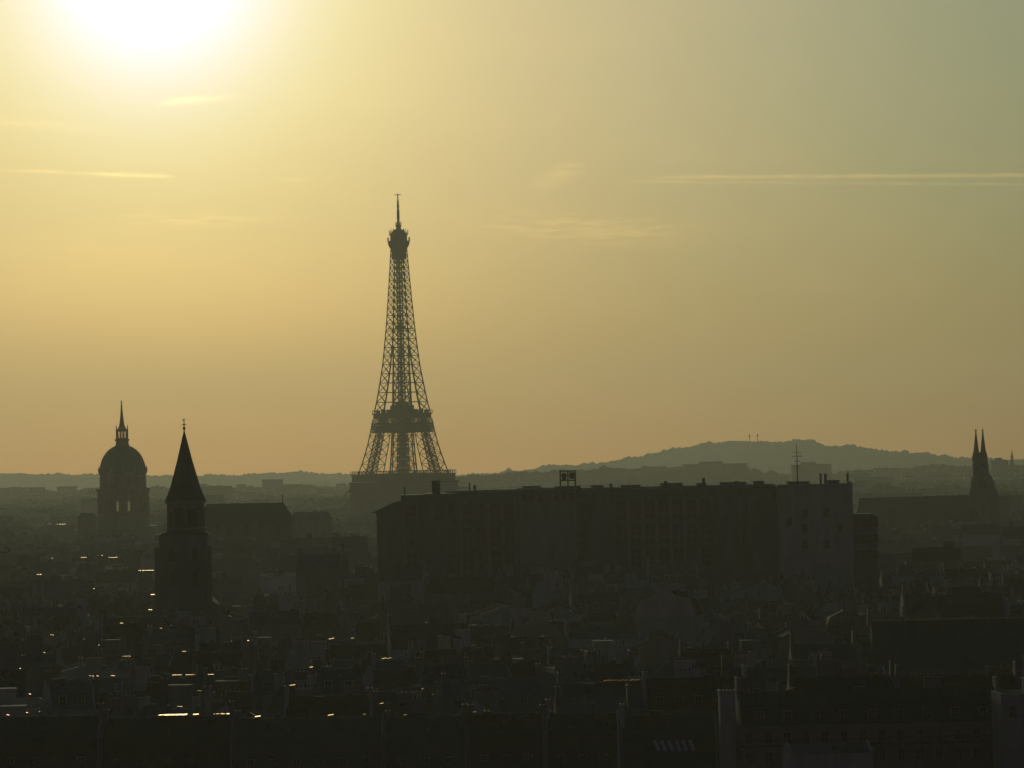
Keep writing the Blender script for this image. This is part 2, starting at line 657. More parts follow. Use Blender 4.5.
def deck(name, half, z0, z1, hall, hall_h, rail, belt=None, nposts=18):
    m = MB()
    # a square ring of floor with fascia, railing, and belt trusses under it
    for k in range(4):
        R = Matrix.Rotation(k * pi / 2, 3, 'Z')

        def rb(x0, x1, y0, y1, a, b):
            vs = [R @ Vector(p) for p in [(x0, y0, a), (x1, y0, a), (x1, y1, a), (x0, y1, a), (x0, y0, b), (x1, y0, b), (x1, y1, b), (x0, y1, b)]]
            m.solid(vs, [(3, 2, 1, 0), (4, 5, 6, 7), (0, 1, 5, 4), (1, 2, 6, 5), (2, 3, 7, 6), (3, 0, 4, 7)])
        rb(-half, half - 0.01, -half, -hall + 0.02, z1 - 1.2, z1)
        rb(-half + 0.8, half - 0.8, -half + 0.8, -half + 1.8, z0, z1 - 1.2)
        for i in range(nposts):
            xx = -half + 2 * half * i / nposts
            m.bar(R @ Vector((xx, -half + 0.3, z1)), R @ Vector((xx, -half + 0.3, z1 + rail)), 0.45)
        m.bar(R @ Vector((-half, -half + 0.3, z1 + rail)), R @ Vector((half, -half + 0.3, z1 + rail)), 0.6)
        rb(-hall, hall - 0.01, -hall, -hall + 6, z1 - 0.6, z1 + hall_h)
        if belt:
            zb0, zb1, hb0, hb1, nb = belt
            prev = None
            for i in range(nb + 1):
                t = -1 + 2 * i / nb
                p, q = R @ Vector((t * hb0, -hb0, zb0)), R @ Vector((t * hb1, -hb1, zb1))
                m.bar(p, q, 0.7)
                if prev:
                    m.bar(prev[0], q, 0.6)
                    m.bar(prev[1], p, 0.6)
                    m.bar(prev[0], p, 1.0)
                    m.bar(prev[1], q, 1.0)
                prev = (p, q)
    return m.build(name, 'iron', tower)


deck('first_deck', 35.6, 49.0, 57.0, 24.5, 0.8, 3.0, belt=(45.0, 50.0, 36.0, 33.4, 22), nposts=30)
d2 = deck('second_deck', 20.4, 110.0, 115.2, 10.6, 3.6, 2.4, belt=(97.0, 105.0, 20.8, 20.0, 13), nposts=16)
m = MB()
m.box(-8.0, 8.0, -8.0, 8.0, 118.8, 122.6)
m.box(-4.5, 4.5, -4.5, 4.5, 122.6, 126.0)
for k in range(4):
    R = Matrix.Rotation(k * pi / 2, 3, 'Z')
    for i in range(26):
        t = -1 + 2 * i / 25
        m.bar(R @ Vector((t * 20.4, -20.4, 105)), R @ Vector((t * 19.8, -19.8, 110.5)), 0.55)
    m.bar(R @ Vector((-20.6, -20.6, 105)), R @ Vector((20.6, -20.6, 105)), 1.6)
    m.bar(R @ Vector((-20.6, -20.6, 97.5)), R @ Vector((20.6, -20.6, 97.5)), 1.1)
    for i in range(5):
        m.bar(R @ Vector((-15 + 7.5 * i, -17.5, 115)), R @ Vector((-15 + 7.5 * i, -17.5, 118.2 + (i % 2))), 2.2)
m.build('upper_hall', 'iron', tower)
# upper shaft
m = MB()
zs = [116.0]
while zs[-1] < 268:
    zs.append(zs[-1] + 9.6 - 4.4 * (zs[-1] - 116) / 160)
for a, b in zip(zs, zs[1:]):
    oa, ob, ia, ib = lerp(OUT, a), lerp(OUT, b), lerp(INN, a), lerp(INN, b)
    for k in range(4):
        R = Matrix.Rotation(k * pi / 2, 3, 'Z')

        def P(x, y, z):
            return R @ Vector((x, y, z))
        th = 1.25 - 0.4 * (a - 116) / 155
        br = 0.55
        m.bar(P(-oa, -oa, a), P(-ob, -ob, b), th)
        m.bar(P(-ob, -ob, b), P(ob, -ob, b), br * 1.2)
        if ia > 0.9:
            for s_ in (-1, 1):
                m.bar(P(s_ * ia, -oa, a), P(s_ * ib, -ob, b), th * 0.8)
                m.bar(P(s_ * oa, -oa, a), P(s_ * ib, -ob, b), br)
                m.bar(P(s_ * ia, -oa, a), P(s_ * ob, -ob, b), br)
            m.bar(P(-ia, -ia, a), P(-ib, -ib, b), th * 0.7)
            m.bar(P(-ib, -ib, b), P(ib, -ib, b), br)
        else:
            m.bar(P(0, -oa, a), P(0, -ob, b), th * 0.7)
            for s_ in (-1, 1):
                m.bar(P(s_ * oa, -oa, a), P(0, -ob, b), br)
                m.bar(P(0, -oa, a), P(s_ * ob, -ob, b), br)
m.build('shaft', 'iron', tower)
# lift core and stairs inside the shaft
m = MB()
for (ax, ay) in ((-1, -1), (1, -1), (1, 1), (-1, 1)):
    m.bar((ax * 2.4, ay * 2.4, 116), (ax * 1.6, ay * 1.6, 272), 0.75)
z = 116.0
while z < 270:
    q = 2.4 - 0.8 * (z - 116) / 156
    pts = [Vector((-q, -q, z)), Vector((q, -q, z)), Vector((q, q, z)), Vector((-q, q, z))]
    for k in range(4):
        m.bar(pts[k], pts[(k + 1) % 4], 0.5)
        m.bar(pts[k], pts[(k + 1) % 4] + Vector((0, 0, 4.5)), 0.5)
    z += 4.5
m.build('lift_core', 'iron', tower)
m = MB()
for a in (195.0,):
    q = lerp(OUT, a) - 0.6
    m.box(-q * 0.95, q * 0.95, -q * 0.95, q * 0.95, a, a + 0.9)
    m.box(-q * 0.4, q * 0.4, -q * 0.4, q * 0.4, a + 0.9, a + 3.4)
m.build('landing', 'iron', tower)
# top gallery, cabin and cupola
m = MB()
m.lathe([(7.0, 262), (7.6, 268), (8.6, 272), (10.4, 275), (10.9, 276.5), (11.0, 276.6), (11.0, 279.0), (9.6, 279.6)], 8, rot=pi / 8)
m.lathe([(8.6, 279.5), (8.6, 284.5), (9.4, 284.7), (9.4, 285.6), (7.4, 286.0), (7.4, 287.2)], 8, rot=pi / 8)
for k in range(16):
    a = 2 * pi * k / 16
    m.bar((10.7 * cos(a), 10.7 * sin(a), 278.8), (10.5 * cos(a), 10.5 * sin(a), 282.8), 0.4)
    m.bar((8.9 * cos(a + .2), 8.9 * sin(a + .2), 285.4), (9.1 * cos(a + .2), 9.1 * sin(a + .2), 286.0 + 1.5 + 2.5 * ((k * 7) % 3) / 2), 0.5)
m.build('top_gallery', 'iron', tower)
m = MB()
m.lathe([(6.6, 287.0), (6.4, 288.4), (5.0, 289.6), (2.6, 290.8), (2.3, 292.6), (2.9, 293.0), (2.9, 294.2), (1.6, 295.0), (1.1, 300.5)], 12)
for k in range(8):
    a = 2 * pi * k / 8
    m.bar((7.0 * cos(a), 7.0 * sin(a), 287), (7.0 * cos(a), 7.0 * sin(a), 291.0), 0.4)
    m.bar((2.7 * cos(a), 2.7 * sin(a), 294), (2.9 * cos(a), 2.9 * sin(a), 297.5), 0.35)
m.build('cupola', 'iron', tower)
m = MB()
m.bar((0, 0, 300), (0, 0, 309), 1.9, w2=1.7)
m.bar((0, 0, 309), (0, 0, 318), 1.4, w2=1.2)
m.bar((0, 0, 318), (0, 0, 324.6), 0.8, w2=0.6)
for k in range(9):
    zz = 302 + k * 1.6
    a = k * 0.8
    m.bar((cos(a) * -1.5, sin(a) * -1.5, zz), (cos(a) * 1.5, sin(a) * 1.5, zz), 0.5)
m.bar((-2.2, 2.2, 323.4), (2.2, -2.2, 323.4), 0.6)
m.bar((-2.0, -2.0, 322.4), (2.0, 2.0, 322.4), 0.5)
m.build('antenna', 'iron', tower)

# ------------------------------------------------------------------ domed church
DY = 2790.0
SC = DY / F
dome = empty('domed_church', (X(122.8, DY, 470), DY, 0), 0.0905, 'large domed church with ribbed dome, columned lantern and slender gilded spire', 'church')


def dz(py):
    return Z(py, DY, 122.0)


def dr(px):
    return px * SC


# drum: piers between tall arched openings, so that light shows through
m = MB()
N = 12
r_out, r_in = dr(23.6), dr(20.5)
zb, zw0, zw1, zt = dz(530), dz(511), dz(496), dz(488)


def ring_wall(mb, ro, ri, z0, z1, n=48):
    mb.lathe([(ri, z0), (ro, z0), (ro, z1), (ri, z1), (ri, z0)], n, cap=False)


ring_wall(m, r_out, r_in, zb, zw0)
ring_wall(m, r_out, r_in, zw1, zt)
for k in range(N):
    aw = radians(10.6)
    a0 = 2 * pi * k / N
    n = 4
    vs, fs = [], []
    for i in range(n + 1):
        a = a0 - aw + 2 * aw * i / n
        for r_ in (r_out, r_in):
            for z_ in (zw0, zw1):
                vs.append((r_ * cos(a), r_ * sin(a), z_))
    for i in range(n):
        b = i * 4
        fs += [(b, b + 4, b + 5, b + 1), (b + 2, b + 3, b + 7, b + 6)]
    fs += [(0, 1, 3, 2), (n * 4, n * 4 + 2, n * 4 + 3, n * 4 + 1)]
    m.solid(vs, fs)
m.build('drum', 'stone', dome)
for k in range(12):
    a = 2 * pi * (k + 0.5) / N
    if sin(a) > 0:
        continue
    p_ = MB()
    ww = 1.35
    p_.poly([(x_, 0.0, z_) for x_, z_ in [(-ww, zw0), (ww, zw0), (ww, zw1 - 1.6), (0.7, zw1 - 0.5), (0, zw1 - 0.2), (-0.7, zw1 - 0.5), (-ww, zw1 - 1.6)]])
    rr = r_in + 0.5
    p_.build('window', 'lit_glass', dome, (rr * cos(a), rr * sin(a), 0), a + pi / 2)
for k in range(24):
    a = 2 * pi * (k // 2) / N + (0.11 if k % 2 else -0.11)
    c = MB()
    rr = r_out + 0.75
    c.lathe([(1.0, dz(513)), (0.85, dz(512)), (0.72, dz(495)), (1.05, dz(493.6))], 8, cx=rr * cos(a), cy=rr * sin(a))
    c.build('column', 'stone', dome)
m = MB()
m.lathe([(dr(22), dz(493.8)), (dr(25.6), dz(493)), (dr(26.0), dz(491.5)), (dr(27), dz(490.5)), (dr(27), dz(488.6)), (dr(25), dz(488)), (dr(22), dz(487.9))], 48)
m.lathe([(dr(25.8), dz(532)), (dr(25.8), dz(513.4)), (dr(26.4), dz(513)), (dr(26.4), dz(512.2)), (dr(22), dz(512))], 48)
m.build('cornice', 'stone', dome)
m = MB()
m.lathe([(dr(23.4), dz(488)), (dr(22.9), dz(474.6)), (dr(24.0), dz(474)), (dr(24.0), dz(472.4)), (dr(22.6), dz(472))], 48)
m.build('attic', 'stone', dome)
for k in range(12):
    a = 2 * pi * (k + 0.5) / 12
    w_ = MB()
    w_.box(-1.3, 1.3, -0.25, 0.25, 0, 5.2)
    w_.lathe([(1.3, -0.0), (1.3, 0.01)], 8, cy=0)
    rr = dr(23.2)
    w_.build('window', 'glass', dome, (rr * cos(a), rr * sin(a), dz(485)), a + pi / 2)
    f_ = MB()
    f_.lathe([(0.55, 0), (0.75, 0.5), (0.5, 1.0), (0.8, 1.9), (0.5, 2.6), (0.2, 3.6), (0.05, 4.6)], 6)
    a2 = 2 * pi * k / 12
    f_.build('finial', 'stone', dome, (dr(23.6) * cos(a2), dr(23.6) * sin(a2), dz(472.4)))
m = MB()
prof = []
zb0, zt0 = dz(473), dz(446.5)
for i in range(15):
    t = i / 14
    a = t * radians(77)
    prof.append((dr(22.2) * cos(a) ** 0.92, zb0 + (zt0 - zb0) * sin(a) / sin(radians(77))))
m.lathe(prof, 48)
m.build('dome', 'lead', dome, smooth=True)
m = MB()
for k in range(12):
    a = 2 * pi * k / 12
    for (r0, z0), (r1, z1) in zip(prof, prof[1:]):
        m.bar(((r0 + .15) * cos(a), (r0 + .15) * sin(a), z0), ((r1 + .15) * cos(a), (r1 + .15) * sin(a), z1), 1.1)
        for q in (-0.12, 0.12):
            m.bar((r0 * cos(a + q), r0 * sin(a + q), z0), (r1 * cos(a + q), r1 * sin(a + q), z1), 0.35)
m.build('rib', 'lead', dome)
m = MB()
m.lathe([(dr(6.6), dz(448)), (dr(7.2), dz(446)), (dr(6.6), dz(444)), (dr(6.2), dz(441.5)), (dr(7.4), dz(440.5)), (dr(7.4), dz(439)), (dr(5.4), dz(438.6)), (dr(5.0), dz(438))], 16)
m.lathe([(dr(5.4), dz(431.6)), (dr(6.0), dz(431)), (dr(6.0), dz(429.6)), (dr(4.0), dz(428.6)), (dr(3.0), dz(426))], 16)
for k in range(8):
    a = 2 * pi * (k + 0.5) / 8
    m.lathe([(0.62, dz(438.4)), (0.5, dz(431.2))], 6, cx=dr(4.6) * cos(a), cy=dr(4.6) * sin(a))
for k in range(4):
    a = 2 * pi * k / 4
    m.bar((dr(5.6) * cos(a), dr(5.6) * sin(a), dz(440)), (dr(5.6) * cos(a), dr(5.6) * sin(a), dz(427.5)), 0.75)
    m.bar((dr(5.6) * cos(a), dr(5.6) * sin(a), dz(427.5)), (dr(5.4) * cos(a), dr(5.4) * sin(a), dz(424.8)), 0.7, w2=0.2)
m.build('lantern', 'gilt', dome)
m = MB()
m.lathe([(dr(3.1), dz(427.5)), (dr(2.0), dz(421)), (dr(1.2), dz(413)), (dr(0.75), dz(406.5)), (dr(1.0), dz(405.8)), (dr(0.6), dz(404.8)), (dr(0.3), dz(400))], 10)
m.bar((-0.8, 0, dz(402.2)), (0.8, 0, dz(402.2)), 0.3)
m.build('spire', 'gilt', dome)
m = MB()
q = dr(33)
m.box(-q, q, -q, q, 0, dz(530))
m.prism_x([(-q - 1, dz(530)), (-q + 6, dz(526)), (q - 6, dz(526)), (q + 1, dz(530))], -q, q)
m.build('church_body', 'stone', dome)

# ------------------------------------------------------------------ bell tower
BY = 1207.0
bs = BY / F
bell = empty('bell_tower', (X(185.6, BY), BY, 0), radians(4), 'square stone bell tower with dark pointed octagonal spire and weathercock cross', 'bell tower')


def bz(py):
    return Z(py, BY, 186.0)


def br_(px):
    return px * bs


m = MB()
hw = br_(18.6)
zf0, zf1 = bz(503), bz(529)
m.box(-hw, hw, -hw, hw, zf1 - 4.0, zf1 - 0.01)
# belfry stage: corner piers and a mullion so that arched openings stay open
ow = 1.25
oz0, oz1 = zf1 + 0.8, zf0 - 1.6
m.box(-hw, hw, -hw, hw, zf1, oz0)
m.box(-hw, hw, -hw, hw, oz1, zf0)
gaps = [(-3.1, -0.65), (0.65, 3.1)]
edges = [(-hw, gaps[0][0]), (gaps[0][1], gaps[1][0]), (gaps[1][1], hw)]
for (a, b) in edges:
    m.box(a, b, -hw, -hw + 1.1, oz0, oz1)
    m.box(a, b, hw - 1.1, hw, oz0, oz1)
    m.box(-hw, -hw + 1.1, max(a, -hw + 1.1), min(b, hw - 1.1), oz0, oz1)
    m.box(hw - 1.1, hw, max(a, -hw + 1.1), min(b, hw - 1.1), oz0, oz1)
m.box(-hw + 1.4, hw - 1.4, -hw + 1.6, hw - 1.6, oz0, oz1)
m.build('belfry', 'stone', bell)
for (a, b) in gaps:
    for k in range(4):
        l_ = MB()
        n = 9
        for i in range(n):
            z_ = oz0 + (oz1 - oz0) * i / n
            l_.solid([(a, -hw + 0.2, z_ + 0.05), (b, -hw + 0.2, z_ + 0.05), (b, -hw + 0.9, z_ + 0.5), (a, -hw + 0.9, z_ + 0.5),
                      (a, -hw + 0.2, z_ + 0.15), (b, -hw + 0.2, z_ + 0.15), (b, -hw + 0.9, z_ + 0.6), (a, -hw + 0.9, z_ + 0.6)],
                     [(3, 2, 1, 0), (4, 5, 6, 7), (0, 1, 5, 4), (1, 2, 6, 5), (2, 3, 7, 6), (3, 0, 4, 7)])
        l_.build('louvre', 'slate', bell, rz=k * pi / 2)
m = MB()
m.box(-hw - .5, hw + .5, -hw - .5, hw + .5, zf0, zf0 + 0.7)
m.box(-hw - .3, hw + .3, -hw - .3, hw + .3, zf1 - 0.001, zf1 + 0.4)
m.build('cornice', 'stone', bell)
# spire: octagon broached on the square
m = MB()
zs0 = zf0 + 0.7
hb = hw + 0.35
m.lathe([(hb * 1.12, zs0), (hb * 1.0, zs0 + 1.3), (hb * 0.80, zs0 + 4.0), (hb * 0.40, zs0 + 11.6), (0.16, bz(431))], 8, rot=pi / 8)
for sx in (-1, 1):
    for sy in (-1, 1):
        m.solid([(sx * hb, sy * hb, zs0), (sx * hb * 0.30, sy * hb, zs0), (sx * hb, sy * hb * 0.30, zs0), (sx * hb * 0.52, sy * hb * 0.52, zs0 + 5.0)],
                [(0, 1, 3), (0, 3, 2), (1, 2, 3), (0, 2, 1)])
m.build('spire', 'slate', bell)
m = MB()
zc = bz(431)
m.bar((0, 0, zc - 1.5), (0, 0, bz(418.5)), 0.42, w2=0.22)
m.lathe([(0.05, zc + .2), (0.4, zc + .6), (0.4, zc + .9), (0.05, zc + 1.3)], 8)
m.bar((-0.7, 0, bz(424.5)), (0.7, 0, bz(424.5)), 0.2)
m.bar((-0.45, 0, bz(420)), (0.4, 0, bz(419.6)), 0.3, w2=0.12)
m.build('cross', 'iron', bell)
# lower stages: wider, with buttresses and lean-to roofs
m = MB()
lw = br_(24.0)
m.box(-lw, lw, -lw, lw, 0, bz(534))
for sx in (-1, 1):
    m.box(sx * lw - (1.3 if sx > 0 else 0.0), sx * lw + (1.3 if sx < 0 else 0.0) + (0.0), -lw - 0.9, -lw, 0, bz(548))
    m.box(min(sx * lw, sx * (lw + 1.2)), max(sx * lw, sx * (lw + 1.2)), -lw + 0.3, -lw + 1.8, 0, bz(546))
m.box(-0.8, 0.8, -lw - 0.7, -lw, 0, bz(556))
m.build('lower_stage', 'stone', bell, (-0.9, 0, 0))
m = MB()
zt = bz(534)
m.solid([(-lw - .3, -lw - .3, zt), (lw + .3, -lw - .3, zt), (lw + .3, lw + .3, zt), (-lw - .3, lw + .3, zt), (-hw, -hw, zf1 - 0.6), (hw, -hw, zf1 - 0.6), (hw, hw, zf1 - 0.6), (-hw, hw, zf1 - 0.6)],
        [(3, 2, 1, 0), (4, 5, 6, 7), (0, 1, 5, 4), (1, 2, 6, 5), (2, 3, 7, 6), (3, 0, 4, 7)])
m.build('skirt_roof', 'slate', bell, (-0.45, 0, 0))
for i, (xx, zz) in enumerate([(-3.2, bz(560)), (3.2, bz(560)), (-3.2, bz(585)), (3.2, bz(585))]):
    w_ = MB()
    w_.prism_y([(-0.8, 0), (0.8, 0), (0.8, 2.8), (0.45, 3.5), (0, 3.8), (-0.45, 3.5), (-0.8, 2.8)], -0.12, 0.1)
    w_.build('window', 'glass', bell, (xx - 0.9, -lw, zz))
# nave behind the tower
m = MB()
m.box(-8.5, 8.5, lw + 0.05, lw + 46, 0, 26)
m.build('nave', 'stone', bell)
m = MB()
m.prism_y([(-9, 26), (9, 26), (0, 35)], lw + 0.1, lw + 46.6)
m.build('nave_roof', 'slate', bell)

# ------------------------------------------------------------------ twin spire church
CY = 2336.0
cs = CY / F
twin = empty('twin_spire_church', (X(981.2, CY), CY, 0), 0.0, 'gothic church with twin pointed spires and long dark nave roof', 'church')


def cz(py):
    return Z(py, CY, 981.0)


for (cx_, top) in ((-4.0, 428.5), (2.9, 428.5)):
    m = MB()
    x_ = cx_ * cs
    m.lathe([(3.3 * cs, cz(459)), (3.05 * cs, cz(454)), (2.3 * cs, cz(447)), (1.55 * cs, cz(440.5)), (0.85 * cs, cz(434.5)), (0.3 * cs, cz(top))], 8, cx=x_, cy=0, rot=pi / 8)
    m.bar((x_ - .7, 0, cz(430.5)), (x_ + .7, 0, cz(430.5)), 0.35)
    for sx in (-1, 1):
        for sy in (-1, 1):
            m.lathe([(0.8, cz(461)), (0.7, cz(456.5)), (0.1, cz(451.5))], 6, cx=x_ + sx * 2.6 * cs, cy=sy * 2.6 * cs)
    m.build('spire', 'stone', twin)
    m = MB()
    h = 3.4 * cs
    m.box(x_ - h, x_ + h, -h, h, cz(476), cz(458.5))
    for sx in (-1, 1):
        m.box(x_ + sx * h - 0.5, x_ + sx * h + 0.5, -h - 0.7, -h + 0.2, cz(476), cz(461))
    m.build('tower', 'stone', twin)
    w_ = MB()
    w_.prism_y([(-0.9, 0), (0.9, 0), (0.9, 4.8), (0, 6.6), (-0.9, 4.8)], -0.1, 0.15)
    w_.build('window', 'glass', twin, (x_, -h - 0.02, cz(473)))
m = MB()
m.box(-9.2 * cs, 10.0 * cs, -6, 7, cz(492), cz(476))
m.box(-10.6 * cs, 13.6 * cs, -7, 8, 0, cz(492))
for xq, yt in ((-11.2, 486), (-9.6, 478), (9.8, 479), (12.6, 488), (14.6, 494)):
    q = xq * cs
    m.box(q - 1.0, q + 1.0, -8.2, -5.0, 0, cz(yt + 4))
    m.pyramid(q - 1.2, q + 1.2, -8.4, -5.0, cz(yt + 4), (q, -6.7, cz(yt - 1)))
m.prism_y([(-9.2 * cs, cz(476)), (10.0 * cs, cz(476)), (0.4 * cs, cz(466))], -3, 3)
m.build('facade', 'stone', twin)
w_ = MB()
w_.lathe([(2.6, -0.1), (2.6, 0.1)], 16)
ro = w_.build('rose_window', 'glass', twin, (0.2 * cs, -6.15, cz(484)))
ro.rotation_euler = (pi / 2, 0, 0)
m = MB()
nx0, nx1 = (853.5 - 981.2) * cs, (971 - 981.2) * cs
m.box(nx0 + 1.5, nx1 + 3, -9, 9, 0, cz(518))
m.build('nave', 'stone', twin)
m = MB()
m.solid([(nx0 - .5, -9.8, cz(518)), (nx1 + 3, -9.8, cz(518)), (nx1 + 3, 9.8, cz(518)), (nx0 - .5, 9.8, cz(518)), (nx0 + 3.2, 0, cz(495.4)), (nx1 + 3, 0, cz(494.6))],
        [(3, 2, 1, 0), (0, 1, 5, 4), (1, 2, 5), (2, 3, 4, 5), (3, 0, 4)])
m.build('nave_roof', 'slate', twin)
for i in range(9):
    b_ = MB()
    xq = nx0 + 5 + i * (nx1 - nx0 - 6) / 9
    b_.box(xq - 0.6, xq + 0.6, -11.6, -8.9, 0, cz(524))
    b_.pyramid(xq - 0.7, xq + 0.7, -11.7, -8.9, cz(524), (xq, -10.2, cz(519)))
    b_.build('buttress', 'stone', twin)

# ------------------------------------------------------------------ long institutional block
GY = 1360.0
gs = GY / F
inst = empty('institute_building', (X(615, GY), GY, 0), 0.0, 'huge dark institutional block filling the middle distance, with rooftop mast and open frame', 'building')


def gx(px):
    return (px - 615.0) * gs


def gz(py):
    return Z(py, GY, 615.0)


m = MB()
m.box(gx(401), gx(776), 0, 24, 0, gz(491))
m.box(gx(455), gx(518), -1.2, 0, 0, gz(494))
m.box(gx(640), gx(700), -1.2, 0, 0, gz(492))
m.box(gx(588), gx(612), -2.4, 0, 0, gz(505))
m.box(gx(712), gx(733), -3.0, 0, 0, gz(513))
m.box(gx(420), gx(446), -3.4, 0, 0, gz(516))
m.box(gx(746), gx(775), -2.0, 0, 0, gz(503))
for px in range(404, 776, 14):
    if not (516 < px < 578):
        y_ = -1.2 if (455 <= px <= 516 or 640 <= px <= 700) else 0.0
        p_ = MB()
        p_.box(-0.4, 0.4, -0.55, 0, gz(600), gz(495) - (px % 3) * 0.8)
        p_.build('pilaster', 'stone', inst, (gx(px), y_, 0))
m.build('main_wing', 'plaster_grey', inst)
m = MB()
m.box(gx(776), gx(851), -6.0, 26, 0, gz(489.5))
m.box(gx(776), gx(851), -6.0, -5.6, gz(489.5), gz(488))
m.box(gx(846), gx(850.4), -6.5, -3, 0, gz(486.4))
m.box(gx(778), gx(794), -6.9, -6.0, 0, gz(492))
m.build('end_tower', 'plaster_pale', inst)
m = MB()
m.box(gx(518.1), gx(576), -4.0, -0.01, 0, gz(489.5))
m.box(gx(518.1), gx(576), -4.25, -4.0, gz(513), gz(512))
m.build('centre_bay', 'stone', inst)
m = MB()
m.box(gx(851.1), gx(876), -2, 20, 0, gz(521))
m.box(gx(851.1), gx(873), -1, 18, gz(521), gz(519))
m.build('side_wing', 'plaster_grey', inst)
m = MB()
m.box(gx(376), gx(400.9), 2, 20, 0, gz(508))
m.prism_y([(gx(371), gz(508.0)), (gx(401), gz(508.0)), (gx(401), gz(496.0)), (gx(396), gz(497)), (gx(384), gz(502))], 2.5, 19.5)
m.build('side_wing', 'plaster_grey', inst)
m = MB()
m.prism_x([(-0.6, gz(491)), (-0.6, gz(490)), (4, gz(487.5)), (20, gz(487.0)), (24.6, gz(490)), (24.6, gz(491))], gx(455), gx(776))
m.prism_x([(-0.6, gz(491)), (-0.6, gz(490.2)), (4, gz(489.6)), (20, gz(489.2)), (24.6, gz(490.2)), (24.6, gz(491))], gx(425), gx(454.9))
m.box(gx(401), gx(425), -0.5, 24, gz(491), gz(494.5) + 1.2)
m.prism_x([(-4.6, gz(489.5)), (-4.6, gz(488.6)), (0, gz(486.5)), (10, gz(486)), (10, gz(489.5))], gx(517), gx(577))
m.box(gx(774.5), gx(852), -6.6, 26.5, gz(489.5) - 0.3, gz(488.3) - 0.6)
m.build('roof', 'zinc_dark', inst)
# windows: each its own mesh
wt_ = MB()
wt_.box(-1.35, 1.35, -0.10, 0.25, 0, 6.2, 0)
for q in (-0.45, 0.45):
    wt_.box(q - 0.07, q + 0.07, -0.16, -0.10, 0, 6.2, 1)
for q in (0.0, 2.05, 4.1, 6.05):
    wt_.box(-1.35, 1.35, -0.19, -0.13, q, q + 0.16, 1)
proto = None
rows_z = [gz(520), gz(544), gz(568)]
wrng = random.Random(3)
wt2 = MB()
wt2.box(-0.8, 0.8, -0.10, 0.25, 0, 2.4, 0)
wt2.box(-0.9, 0.9, -0.2, -0.1, -0.2, 0.0, 1)
proto2 = None
for px in range(411, 776, 14):
    if 516 < px < 578 or 586 < px < 614 or 710 < px < 735 or 418 < px < 448 or 744 < px:
        continue
    y_ = -1.2 if (455 <= px <= 516 or 640 <= px <= 700) else 0.0
    for zz in rows_z:
        if proto is not None and wrng.random() < 0.30:
            for q in (0.3, 3.8):
                if wrng.random() < 0.8:
                    if proto2 is None:
                        proto2 = wt2.build('window', ['glass', 'frame'], inst, (gx(px), y_ - 0.12, zz + q))
                    else:
                        child(proto2, inst, (gx(px) + wrng.uniform(-.5, .5), y_ - 0.12, zz + q))
            continue
        if proto is None:
            proto = wt_.build('window', ['glass', 'frame'], inst, (gx(px), y_ - 0.12, zz))
        else:
            child(proto, inst, (gx(px), y_ - 0.12, zz))
w2 = MB()
w2.box(-0.9, 0.9, -0.1, 0.2, 0, 2.6, 0)
w2.box(-1.0, 1.0, -0.2, -0.1, -0.15, 0.0, 1)
p2 = None
for (px, py) in [(803, 521), (803, 536), (803, 552), (824, 521), (824, 552), (838, 536), (787, 530)]:
    y_ = -6.1 if px > 795 else -7.0
    p2 = w2.build('window', ['glass', 'frame'], inst, (gx(px), y_, gz(py))) if p2 is None else child(p2, inst, (gx(px), y_, gz(py)))
for px in range(856, 876, 6):
    for py in (532, 548, 564):
        child(p2, inst, (gx(px), -2.1, gz(py)))
for px in range(524, 574, 8):
    c_ = child(p2, inst, (gx(px), -4.1, gz(500)))
m = MB()
m.box(gx(432), gx(440), 4, 7, gz(491), gz(477.5))
m.box(gx(431.6), gx(440.4), 3.8, 7.2, gz(477.5), gz(476.7))
m.build('chimney', 'brick', inst)
for (a, b, t0, dy) in [(410, 421, 491.5, 6), (446, 466, 488.6, 8), (486, 497, 487.8, 5), (523, 541, 485.0, 7), (592, 604, 485.6, 9), (622, 641, 485.9, 6), (662, 684, 485.0, 10), (698, 707, 485.6, 5), (722, 748, 485.2, 8),
                      (755, 765, 484.6, 5), (790, 812, 486.0, 10), (829, 841, 485.4, 6)]:
    m = MB()
    m.box(gx(a), gx(b), dy, dy + 6, gz(491.5), gz(t0))
    m.box(gx(a) - .2, gx(b) + .2, dy - .2, dy + 6.2, gz(t0), gz(t0) + 0.2)
    m.build('roof_hut', wrng.choice(('plaster_grey', 'zinc_dark', 'stone')), inst)
m = MB()
m.box(gx(555), gx(581), 3, 11, gz(488), gz(485))
for (a, b) in ((561, 4.5), (576, 4.5), (561, 9.5), (576, 9.5), (568.5, 4.5)):
    m.bar((gx(a), b, gz(485)), (gx(a), b, gz(469.2)), 0.42)
for zq in (470.2, 474.5, 479.5):
    m.bar((gx(560.4), 4.5, gz(zq)), (gx(576.6), 4.5, gz(zq)), 0.4)
    m.bar((gx(560.4), 9.5, gz(zq)), (gx(576.6), 9.5, gz(zq)), 0.4)
m.box(gx(562.5), gx(567), 4.7, 6.6, gz(479), gz(472))
m.box(gx(570), gx(575), 4.7, 6.6, gz(478), gz(471.5))
m.build('rooftop_frame', 'iron', inst)
m = MB()
m.bar((gx(799), 6, gz(490)), (gx(799), 6, gz(447.5)), 0.4, w2=0.18)
for zq, l in ((456, 1.3), (460, 1.7), (465, 1.0), (470, 0.8)):
    m.bar((gx(799) - l, 6, gz(zq)), (gx(799) + l, 6, gz(zq)), 0.16)
m.build('antenna_mast', 'iron', inst)
